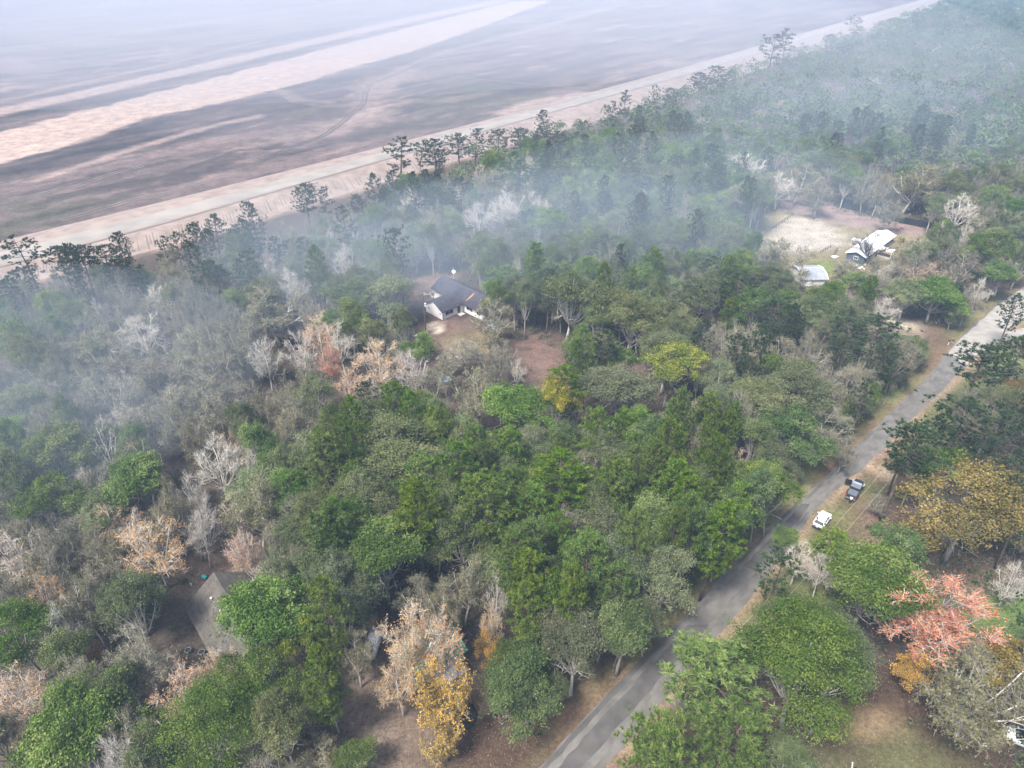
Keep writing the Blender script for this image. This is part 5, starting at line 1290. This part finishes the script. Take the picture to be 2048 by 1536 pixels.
paint_b = new_mat('black_truck_paint', (.016, .018, .024), .22, .5)
tr = tag(empty('pickup_truck', (px_, py_, .03), hd + R(7)), 'black pickup with a grey roof and bed cover and its driver door open', 'pickup truck')
ob('body', loft([(-2.72, .80, .5, 1.12), (-2.6, .90, .45, 1.18), (-1.6, .92, .42, 1.18), (-.9, .92, .42, 1.18), (.9, .90, .42, 1.16), (1.1, .80, .45, 1.17), (2.2, .74, .48, 1.13), (2.55, .70, .5, 1.06), (2.62, .66, .55, .95)]), paint_b, tr, smooth=False)
ob('window_band', cabin_shell((-.98, 1.02), (-.86, .62), 1.14, 1.74, .86, .76), auto_glass, tr)
rt = ob('roof', loft([(-.95, .72, 1.70, 1.78), (-.8, .79, 1.70, 1.82), (.45, .79, 1.71, 1.84), (.72, .72, 1.70, 1.78)]), new_mat('grey_hardtop', (.13, .145, .175), .55), tr)
ob('front_panel', MB().box((.36, 0, 1.845), (.55, 1.35, .02)), new_mat('pale_grey_panel', (.27, .30, .34), .5), rt)
ob('bed_cover', MB().box((-1.78, 0, 1.215), (1.55, 1.5, .05)), new_mat('bed_vinyl', (.10, .115, .14), .6), tr)
ob('tailgate', MB().box((-2.78, 0, .86), (.08, 1.5, .55)), paint_b, tr)
ob('rear_bumper', MB().box((-2.9, 0, .56), (.2, 1.7, .2)), new_mat('bumper_steel', (.3, .31, .34), .35, .5, .7), tr)
ob('open_door', MB().prism([(.92, .93), (.98, .95), (.72, 1.98), (.64, 1.95)], .55, 1.62), paint_b, tr)
for s_ in (-1, 1):
    for a in (-1.62, 1.66):
        wheel(tr, (a, s_ * .84, .42), .42, .28)
        ob('fender', MB().prism([(a - .55, s_ * .86), (a + .55, s_ * .86), (a + .48, s_ * 1.02), (a - .48, s_ * 1.02)][::s_], .88, .98), new_mat('fender_grey', (.30, .33, .37) if a > 0 else (.03, .03, .035), .35), tr)
    ob('mirror', MB().box((.8, s_ * 1.06, 1.2), (.12, .22, .2)), paint_b, tr)
    lamp(tr, 'tail_light', (-2.80, s_ * .80, .98), (.08, .14, .26), (.4, .03, .03)); lamp(tr, 'headlight', (2.62, s_ * .5, .86), (.06, .22, .22), (.6, .62, .65))
    ob('pillar', MB().tube(np.array([[1.0, s_ * .84, 1.16], [.62, s_ * .75, 1.75]]), .05, 5), paint_b, tr)
ob('grille', MB().box((2.64, 0, .86), (.05, .7, .34)), new_mat('grille_black', (.03, .03, .03), .6), tr)
vx, vy = gp(2052, 1476, 1.0)
white_car((vx, vy, .03), R(150), 'white truck cab mostly cut off by the right edge near the bottom corner', 'truck', 'truck')

# ---- person at the tailgate of the pickup
def skinned(name, joints, edges, radii, mat, parent=None, loc=(0, 0, 0), rz=0, root=0):
    me = bpy.data.meshes.new(name); me.from_pydata(joints, edges, [])
    o = bpy.data.objects.new(name, me); COL.objects.link(o)
    md = o.modifiers.new('skin', 'SKIN'); sv = me.skin_vertices[0].data
    for q, r_ in enumerate(radii): sv[q].radius = (r_, r_)
    sv[root].use_root = True
    sb = o.modifiers.new('sub', 'SUBSURF'); sb.levels = sb.render_levels = 1
    me.materials.append(mat); o.parent = parent; o.location = loc; o.rotation_euler = (0, 0, rz)
    return o
skin = new_mat('skin', (.42, .26, .19), .6)
J = [(0, 0, .93), (0.02, 0, 1.12), (.06, 0, 1.36), (.09, 0, 1.48), (.13, 0, 1.60), (.14, 0, 1.70),
     (.02, .10, .90), (.03, .11, .48), (0, .12, .08), (.14, .13, .04), (.02, -.10, .90), (.0, -.11, .48), (-.04, -.12, .08), (.10, -.13, .04),
     (.06, .19, 1.40), (.16, .24, 1.14), (.36, .20, 1.04), (.44, .19, 1.03), (.06, -.19, 1.40), (.16, -.24, 1.14), (.36, -.20, 1.04), (.44, -.19, 1.03)]
Eg = [(0, 1), (1, 2), (2, 3), (3, 4), (4, 5), (0, 6), (6, 7), (7, 8), (8, 9), (0, 10), (10, 11), (11, 12), (12, 13), (2, 14), (14, 15), (15, 16), (16, 17), (2, 18), (18, 19), (19, 20), (20, 21)]
Rr = [.13, .12, .14, .055, .095, .08, .09, .065, .045, .035, .09, .065, .045, .035, .06, .047, .034, .034, .06, .047, .034, .034]
for s_, b in ((1, 17), (-1, 21)):
    for q, ln in enumerate((.07, .085, .09, .08, .06)):
        k = len(J); p0 = J[b]; dy = (q - 2) * .02 * s_
        J += [(p0[0] + ln * .55, p0[1] + dy * 1.3, p0[2] - .005), (p0[0] + ln, p0[1] + dy * 1.4, p0[2] - .03)]
        Eg += [(b, k), (k, k + 1)]; Rr += [.010, .008]
th = hd + R(7)
ppx = px_ - math.cos(th) * 3.55 + math.sin(th) * .2; ppy = py_ - math.sin(th) * 3.55 - math.cos(th) * .2
body = tag(skinned('person', J, Eg, Rr, skin, None, (ppx, ppy, .03), th), 'person in a white top and dark trousers bending over the tailgate of the black pickup', 'person')
skinned('shirt', [J[0], J[1], J[2], J[14], J[15], J[18], J[19]], [(0, 1), (1, 2), (2, 3), (3, 4), (2, 5), (5, 6)], [.145, .14, .16, .078, .062, .078, .062], new_mat('white_cloth', (.75, .74, .72), .9), body)
skinned('trousers', [J[0], J[6], J[7], J[8], J[10], J[11], J[12]], [(0, 1), (1, 2), (2, 3), (0, 4), (4, 5), (5, 6)], [.15, .105, .08, .062, .105, .08, .062], new_mat('dark_cloth', (.03, .03, .04), .9), body)
hr = MB().lathe([(.02, .11), (.07, .09), (.105, .03), (.11, -.03), (.08, -.08)][::-1], 12, (.125, 0, 1.67)); ob('hair', hr, new_mat('dark_hair', (.03, .02, .015), .7), body, smooth=True)

# ================================================================== POLES, WIRES, FENCES, SMALL THINGS
wood_dark = surf('weathered_pole', (.055, .045, .04), (.10, .085, .07), 2, stretch=(3, 3, .4))
def pole(loc, h, label, transformer=False, rz=0):
    o = tag(empty('utility_pole', loc, rz), label, 'utility pole')
    ob('post', MB().tube(np.array([[0, 0, -.2], [0, 0, h * .5], [0, 0, h]]), [.17, .15, .12], 9), wood_dark, o)
    ca_ = ob('crossarm', MB().box((0, 0, h - .5), (.12, 2.0, .14)), wood_dark, o)
    for q in (-.85, .85): ob('insulator', MB().lathe([(.03, 0), (.06, .05), (.03, .1), (.06, .15), (.02, .2)], 8, (0, q, h - .43)), new_mat('porcelain', (.5, .5, .48), .3), ca_)
    if transformer: ob('transformer', MB().lathe([(.08, -.02), (.24, 0), (.24, .75), (.18, .85), (.06, .9)], 14, (.38, 0, h * .68)), new_mat('pale_transformer', (.6, .62, .62), .5), o)
    return o
qx, qy = gp(852, 668)
pole((qx, qy, 0), 11.0, 'tall dark utility pole with a pale transformer standing before the white-walled house', True, R(20))
ax_, ay_ = gp(1774, 990)
pole((ax_, ay_, 0), 9.0, 'dark utility pole leaning beside the tall dark pine near the black pickup', rz=hd)
b0, b1 = np.array(gp(1774, 961, 7.6)), np.array(gp(1468, 1308, 7.0))
dv = (b1 - b0) / np.linalg.norm(b1 - b0)
for k, off in enumerate((-.85, .85)):
    nv = np.array([-dv[1], dv[0]]) * off
    A0 = np.array([ax_, ay_]) + nv; A1 = A0 + dv * 62; t = np.linspace(0, 1, 24)[:, None]
    P = A0 * (1 - t) + A1 * t; z = 8.75 - 1.6 * 4 * t * (1 - t)
    wm = tag(ob('power_line', MB().tube(np.c_[P, z], .016, 4), new_mat('wire_alloy', (.42, .38, .28), .5)), ('power line nearer the road, strung along the verge past both parked vehicles' if k == 0 else 'power line farther from the road, strung along the verge past the vehicles'), 'power line', 'power lines along the verge')
e_ = np.array([ax_, ay_]) + dv * 62
pole((e_[0], e_[1], 0), 9.0, 'utility pole at the far end of the power lines in the south-east yard', rz=hd)

def fence_run(name, pts, h, label, cat, mat, solid, step=2.4):
    pts = [np.array(p) for p in pts]
    o = tag(empty(name, (*pts[0], 0)), label, cat); o0 = pts[0]
    for a, b in zip(pts[:-1], pts[1:]):
        L = float(np.linalg.norm(b - a)); n = max(1, int(L / step)); ang = math.atan2(*(b - a)[::-1])
        for k in range(n):
            p = a + (b - a) * k / n - o0; q = a + (b - a) * (k + 1) / n - o0; m = (p + q) / 2
            ob('post', MB().box((p[0], p[1], h / 2), (.12, .12, h), ang), mat, o)
            if solid: ob('panel', MB().box((m[0], m[1], h / 2 + .05), (L / n - .14, .05, h - .1), ang), mat, o)
            else:
                for z in (h * .5, h * .9): ob('rail', MB().box((m[0], m[1], z), (L / n - .13, .06, .1), ang), mat, o)
        p = b - o0; ob('post', MB().box((p[0], p[1], h / 2), (.12, .12, h), ang), mat, o)
black_f = new_mat('black_screen', (.018, .02, .026), .8)
fence_run('privacy_fence', G((1668, 412), (1732, 427)), 2.2, 'short black privacy fence behind the sandy paddock, farther from the road', 'fence', black_f, True)
fence_run('privacy_fence', G((1752, 434), (1800, 446), (1858, 458)), 2.2, 'black privacy fence behind the mobile home, nearer the road', 'fence', black_f, True)
fwood = surf('dark_fence_wood', (.07, .06, .05), (.12, .1, .085), 2)
fence_run('rail_fence', G((1514, 480), (1586, 432), (1542, 416)), 1.3, 'dark wooden rail fence along the left side of the sandy paddock', 'fence', fwood, False)
fence_run('pen', G((1640, 508), (1660, 496), (1674, 502), (1668, 510)), 1.2, 'small wooden animal pen on the grass between paddock and mobile home', 'animal pen', fwood, False, 1.6)

def at3(x, y, z=0): a, b = gp(x, y, z); return (a, b, 0)
# trampoline
o = tag(empty('trampoline', at3(990, 646, .9)), 'round trampoline with a blue rim on the ground beside the white-walled house', 'trampoline')
a = np.linspace(0, 2 * math.pi, 28)
ob('rim_pad', MB().tube(np.c_[1.9 * np.cos(a), 1.9 * np.sin(a), np.full(28, .9)], .17, 6), new_mat('blue_pad', (.22, .48, .78), .5), o)
ob('mat', MB().lathe([(.01, .86), (1.8, .87), (1.8, .88), (.01, .89)], 28), new_mat('black_mat', (.06, .045, .045), .8), o)
for q in range(6):
    t = q * math.pi / 3; ob('leg', MB().tube(np.array([[1.9 * math.cos(t), 1.9 * math.sin(t), .85], [1.95 * math.cos(t), 1.95 * math.sin(t), 0]]), .03, 5), new_mat('leg_steel', (.4, .4, .4), .4, .5, .7), o)
# pale blue canopy in the brush
o = tag(empty('canopy', at3(889, 757, 1.9), R(15)), 'small pale blue canopy among grey brush below the house', 'canopy')
ob('cover', MB().add([(-1.3, -1.1, 1.7), (1.3, -1.1, 1.7), (1.3, 1.1, 1.7), (-1.3, 1.1, 1.7), (-1.0, 0, 2.25), (1.0, 0, 2.25)], [(0, 1, 5, 4), (1, 2, 5), (2, 3, 4, 5), (3, 0, 4), (0, 3, 2, 1)]), new_mat('pale_blue_tarp', (.36, .6, .74), .5), o)
for p in ((-1.2, -1), (1.2, -1), (1.2, 1), (-1.2, 1)): ob('leg', MB().box((p[0], p[1], .85), (.05, .05, 1.7)), trim_white, o)
# debris about the house and paddock
def heap(loc, n, spread, cols, label, name='debris_pile', size=(.3, 1.2), flat=.25, cat='debris'):
    o = tag(empty(name, loc), label, cat); rq = random.Random(sum(map(ord, label)))
    ms = [new_mat('debris', c, .8) for c in cols]
    for k in range(n):
        sx_, sy_ = rq.uniform(*size), rq.uniform(*size) * .5
        mb = MB().box((0, 0, 0), (sx_, sy_, rq.uniform(.08, flat)), taper=rq.uniform(.8, 1))
        q = ob('piece', mb, rq.choice(ms), o, (rq.gauss(0, spread), rq.gauss(0, spread * .6), rq.uniform(.06, .3)), rq.uniform(0, 3.1)); q.rotation_euler[0] = rq.uniform(-.3, .3)
heap(at3(867, 592), 14, 1.6, [(.62, .55, .48), (.5, .42, .35), (.7, .68, .64)], 'pale lumber and rubble heap behind the white-walled house', 'lumber_pile', (.4, 2.4), cat='lumber')
heap(at3(818, 642), 12, 1.5, [(.6, .62, .64), (.4, .42, .44)], 'pale scattered junk beside the pole left of the white-walled house')
heap(at3(842, 670), 7, .8, [(.75, .76, .76), (.55, .57, .6)], 'white junk at the foot of the pole before the house')
heap(at3(1706, 392), 9, 2.2, [(.78, .8, .82), (.6, .63, .66)], 'white junk among trees behind the shorter black fence')
heap(at3(1822, 425), 12, 3.0, [(.7, .72, .74), (.2, .32, .36), (.6, .62, .63)], 'pale junk and a teal tarp behind the longer black fence')
heap(at3(1826, 505), 9, 1.8, [(.7, .72, .73), (.5, .52, .53)], 'ring of white junk on the brush beside the mobile home')
heap(at3(1716, 535), 6, 1.4, [(.7, .7, .7)], 'pale boards on the ground at the near end of the mobile home')
heap(at3(900, 720), 8, 2.2, [(.55, .5, .43), (.65, .62, .56)], 'pale scattered boards in the brush below the house yard')
o = tag(ob('bathtub', MB().lathe([(.5, 0), (.62, .08), (.72, .5), (.78, .52), (.7, .5), (.55, .14), (.1, .1)], 18), new_mat('white_enamel', (.8, .79, .75), .3), None, at3(1669, 516)), 'white oval tub on the grass in front of the animal pen', 'tub'); o.scale = (1.5, .8, 1)
dx_, dy_ = gp(907, 545, 3.0)
o = tag(empty('satellite_dish', (dx_, dy_, 0)), 'white satellite dish on a mast behind the white-walled house', 'satellite dish')
ob('mast', MB().tube(np.array([[0, 0, 0], [0, 0, 4.6]]), .05, 6), trim_white, o)
q = ob('dish', MB().lathe([(.02, 0), (.3, .04), (.55, .16), (.57, .17), (.32, .08), (.03, .05)], 16), trim_white, o, (0, -.1, 3.3)); q.rotation_euler = (R(55), 0, R(20))
# mailbox by the driveway
o = tag(empty('mailbox', at3(1896, 690), R(40)), 'mailbox on a white post where the gravel driveway meets the road', 'mailbox')
ob('post', MB().box((0, 0, .55), (.12, .12, 1.1)), trim_white, o)
t = np.linspace(0, math.pi, 9); pr = [(.16 * math.cos(q), 1.24 + .18 * math.sin(q)) for q in t] + [(-.16, 1.1), (.16, 1.1)]
ob('box', MB().add([(a, y, z) for a in (-.3, .3) for y, z in pr], [tuple(range(11))[::-1], tuple(range(11, 22))] + [(i, (i + 1) % 11, 11 + (i + 1) % 11, 11 + i) for i in range(11)]), new_mat('black_mailbox', (.03, .03, .035), .4), o)
# things round the shingled house
o = tag(empty('drum', at3(409, 1153, .4)), 'teal plastic drum on its side behind the shingled house', 'drum')
ob('barrel', MB().lathe([(.25, -.45), (.3, -.4), (.3, -.15), (.32, -.12), (.32, .12), (.3, .15), (.3, .4), (.25, .45)], 16), new_mat('teal_plastic', (.03, .28, .26), .4), o, (0, 0, .32)).rotation_euler = (R(90), 0, R(60))
ob('lid', MB().lathe([(.01, 0), (.42, 0), (.42, .04), (.01, .06)], 16, (.9, .1, .02)), new_mat('teal_lid', (.05, .3, .24), .5), o)
tag(ob('bucket', MB().lathe([(.13, 0), (.17, .36), (.15, .36), (.12, .04)], 14), trim_white, None, at3(383, 1170)), 'white bucket standing at the corner of the shingled house', 'bucket')
def ring_table(x, y, label):
    o = tag(empty('garden_table', at3(x, y)), label, 'garden table')
    aa = np.linspace(0, 2 * math.pi, 22)
    ob('rim', MB().tube(np.c_[.42 * np.cos(aa), .42 * np.sin(aa), np.full(22, .7)], .022, 5), new_mat('dull_white_metal', (.4, .4, .39), .6), o)
    ob('top', MB().lathe([(.01, .68), (.4, .68), (.4, .69), (.01, .7)], 20), new_mat('dark_glass_top', (.03, .03, .035), .2), o)
    for q in range(4): ob('leg', MB().tube(np.array([[.3 * math.cos(q * 1.57), .3 * math.sin(q * 1.57), .68], [.36 * math.cos(q * 1.57), .36 * math.sin(q * 1.57), 0]]), .025, 5), trim_white, o)
ring_table(378, 1306, 'round white-rimmed garden table in the dark clearing beside the shingled house')
ring_table(405, 1310, 'round white-rimmed garden table close against the eave of the shingled house')
# slatted bench in the dark gap
o = tag(empty('garden_bench', at3(852, 1166, .5), R(-28)), 'weathered slatted wooden bench in the dark gap behind the olive trees', 'bench')
for k in range(4): ob('slat', MB().box((0, -.24 + k * .16, .48), (2.6, .12, .05)), surf('grey_slat', (.16, .14, .12), (.24, .21, .18), 2), o)
for k in range(3): ob('slat', MB().box((0, .36, .62 + k * .15), (2.6, .05, .11)), surf('grey_slat', (.16, .14, .12), (.24, .21, .18), 2), o)
for s_ in (-1.1, 1.1):
    for y in (-.2, .3): ob('leg', MB().box((s_, y, .23), (.09, .09, .46 if y < 0 else .47)), wood_dark, o)
# burnt heap in the south yard
o = tag(empty('brush_pile', at3(925, 1432)), 'black burnt brush heap under the low golden tree', 'brush pile')
rq = random.Random(3)
bk = surf('charred_wood', (.008, .008, .008), (.025, .023, .022), 2); ashm = new_mat('pale_ash', (.55, .54, .52), .9)
ob('ash_bed', MB().lathe([(2.0, .0), (1.6, .25), (.9, .6), (.2, .8)], 14), bk, o)
for k in range(34):
    t = rq.uniform(0, 6.28); rr_ = rq.uniform(0, 1.6); p0 = np.array([rr_ * math.cos(t), rr_ * math.sin(t), .1 + .5 * (1 - rr_ / 1.7)]); d = np.array([rq.gauss(0, 1), rq.gauss(0, 1), rq.uniform(0, .6)]); d /= np.linalg.norm(d)
    ob('branch', MB().tube(np.array([p0, p0 + d * .6, p0 + d * rq.uniform(1, 1.7) + np.array([0, 0, .1])]), [.08, .06, .03], 5), ashm if k in (4, 17) else bk, o)
# white post at the bottom edge
o = tag(empty('post', at3(1704, 1536), R(20)), 'short leaning white post with a dark stake at the bottom edge of the yard', 'post')
o.name = 'yard_post'
ob('shaft', MB().tube(np.array([[0, 0, 0], [-.2, .1, 1.1]]), .07, 8), trim_white, o)
ob('stake', MB().tube(np.array([[.15, -.1, 0], [.3, -.25, .5]]), .05, 6), bk, o)

# ================================================================== HAZE AND SMOKE
def vol_mat(name, col, dens, aniso=0.0):
    m = bpy.data.materials.new(name); m.use_nodes = True
    nt = m.node_tree; nt.nodes.clear()
    o = nt.nodes.new('ShaderNodeOutputMaterial'); v = nt.nodes.new('ShaderNodeVolumePrincipled')
    v.inputs['Color'].default_value = (*col, 1); v.inputs['Density'].default_value = dens; v.inputs['Anisotropy'].default_value = aniso
    nt.links.new(v.outputs[0], o.inputs['Volume'])
    return m
tag(ob('haze', MB().box((0, 1790, 45), (8200, 4460, 98)), vol_mat('haze_air', (0.50, 0.72, 1.0), 0.00044, 0.0)), 'thin blue-white haze over the whole wood', 'haze', kind='stuff')

def ellipsoid(c, rad, n=24, m=12):
    V = [(c[0] + rad[0] * math.sin(p) * math.cos(t), c[1] + rad[1] * math.sin(p) * math.sin(t), c[2] + rad[2] * math.cos(p)) for p in np.linspace(0.001, math.pi - .001, m) for t in np.linspace(0, 2 * math.pi, n, endpoint=False)]
    Fs = [(i * n + j, (i + 1) * n + j, (i + 1) * n + (j + 1) % n, i * n + (j + 1) % n) for i in range(m - 1) for j in range(n)] + [tuple(range(n)), tuple((m - 1) * n + j for j in range(n))[::-1]]
    return MB().add(V, Fs)
SM = [  # pixel the bank is seen at, its height above ground, radii, density, colour, label
 ((640, 545), 16, (34, 22, 13), .0042, 'smoke drifting over the trees just left of the white-walled house'),
 ((760, 480), 18, (48, 26, 15), .0036, 'smoke bank behind the white-walled house'),
 ((1120, 470), 18, (56, 30, 15), .0034, 'smoke bank in the back of the wood right of the house'),
 ((1360, 400), 20, (62, 34, 17), .0038, 'smoke drifting over the trees left of the sandy paddock'),
 ((40, 740), 14, (46, 34, 16), .0042, 'fog lying over the wood at the left edge'),
 ((20, 900), 12, (26, 20, 12), .0035, 'thin fog over the wood near the left edge in front'),
 ((1900, 180), 22, (150, 100, 24), .0006, 'fog bank over the far wood'),
 ((1700, 260), 20, (70, 40, 18), .0020, 'thin fog over the wood behind the black fence'),
 ((250, 20), 30, (620, 330, 44), .0012, 'white fog bank over the far side of the cleared field'),
 ((1000, 70), 30, (300, 240, 40), .0008, 'white fog bank over the far end of the pale soil strip'),
]
for (p, z, rad, dens, lab) in SM:
    x, y = gp(*p, z)
    tag(ob('smoke', ellipsoid((0, 0, 0), rad), vol_mat('smoke_air', (0.90, 0.90, 1.0) if 'field' in lab or 'strip' in lab else (0.70, 0.84, 1.0), dens), None, (x, y, z), smooth=True), lab, 'smoke', 'banks of smoke and fog', 'stuff')
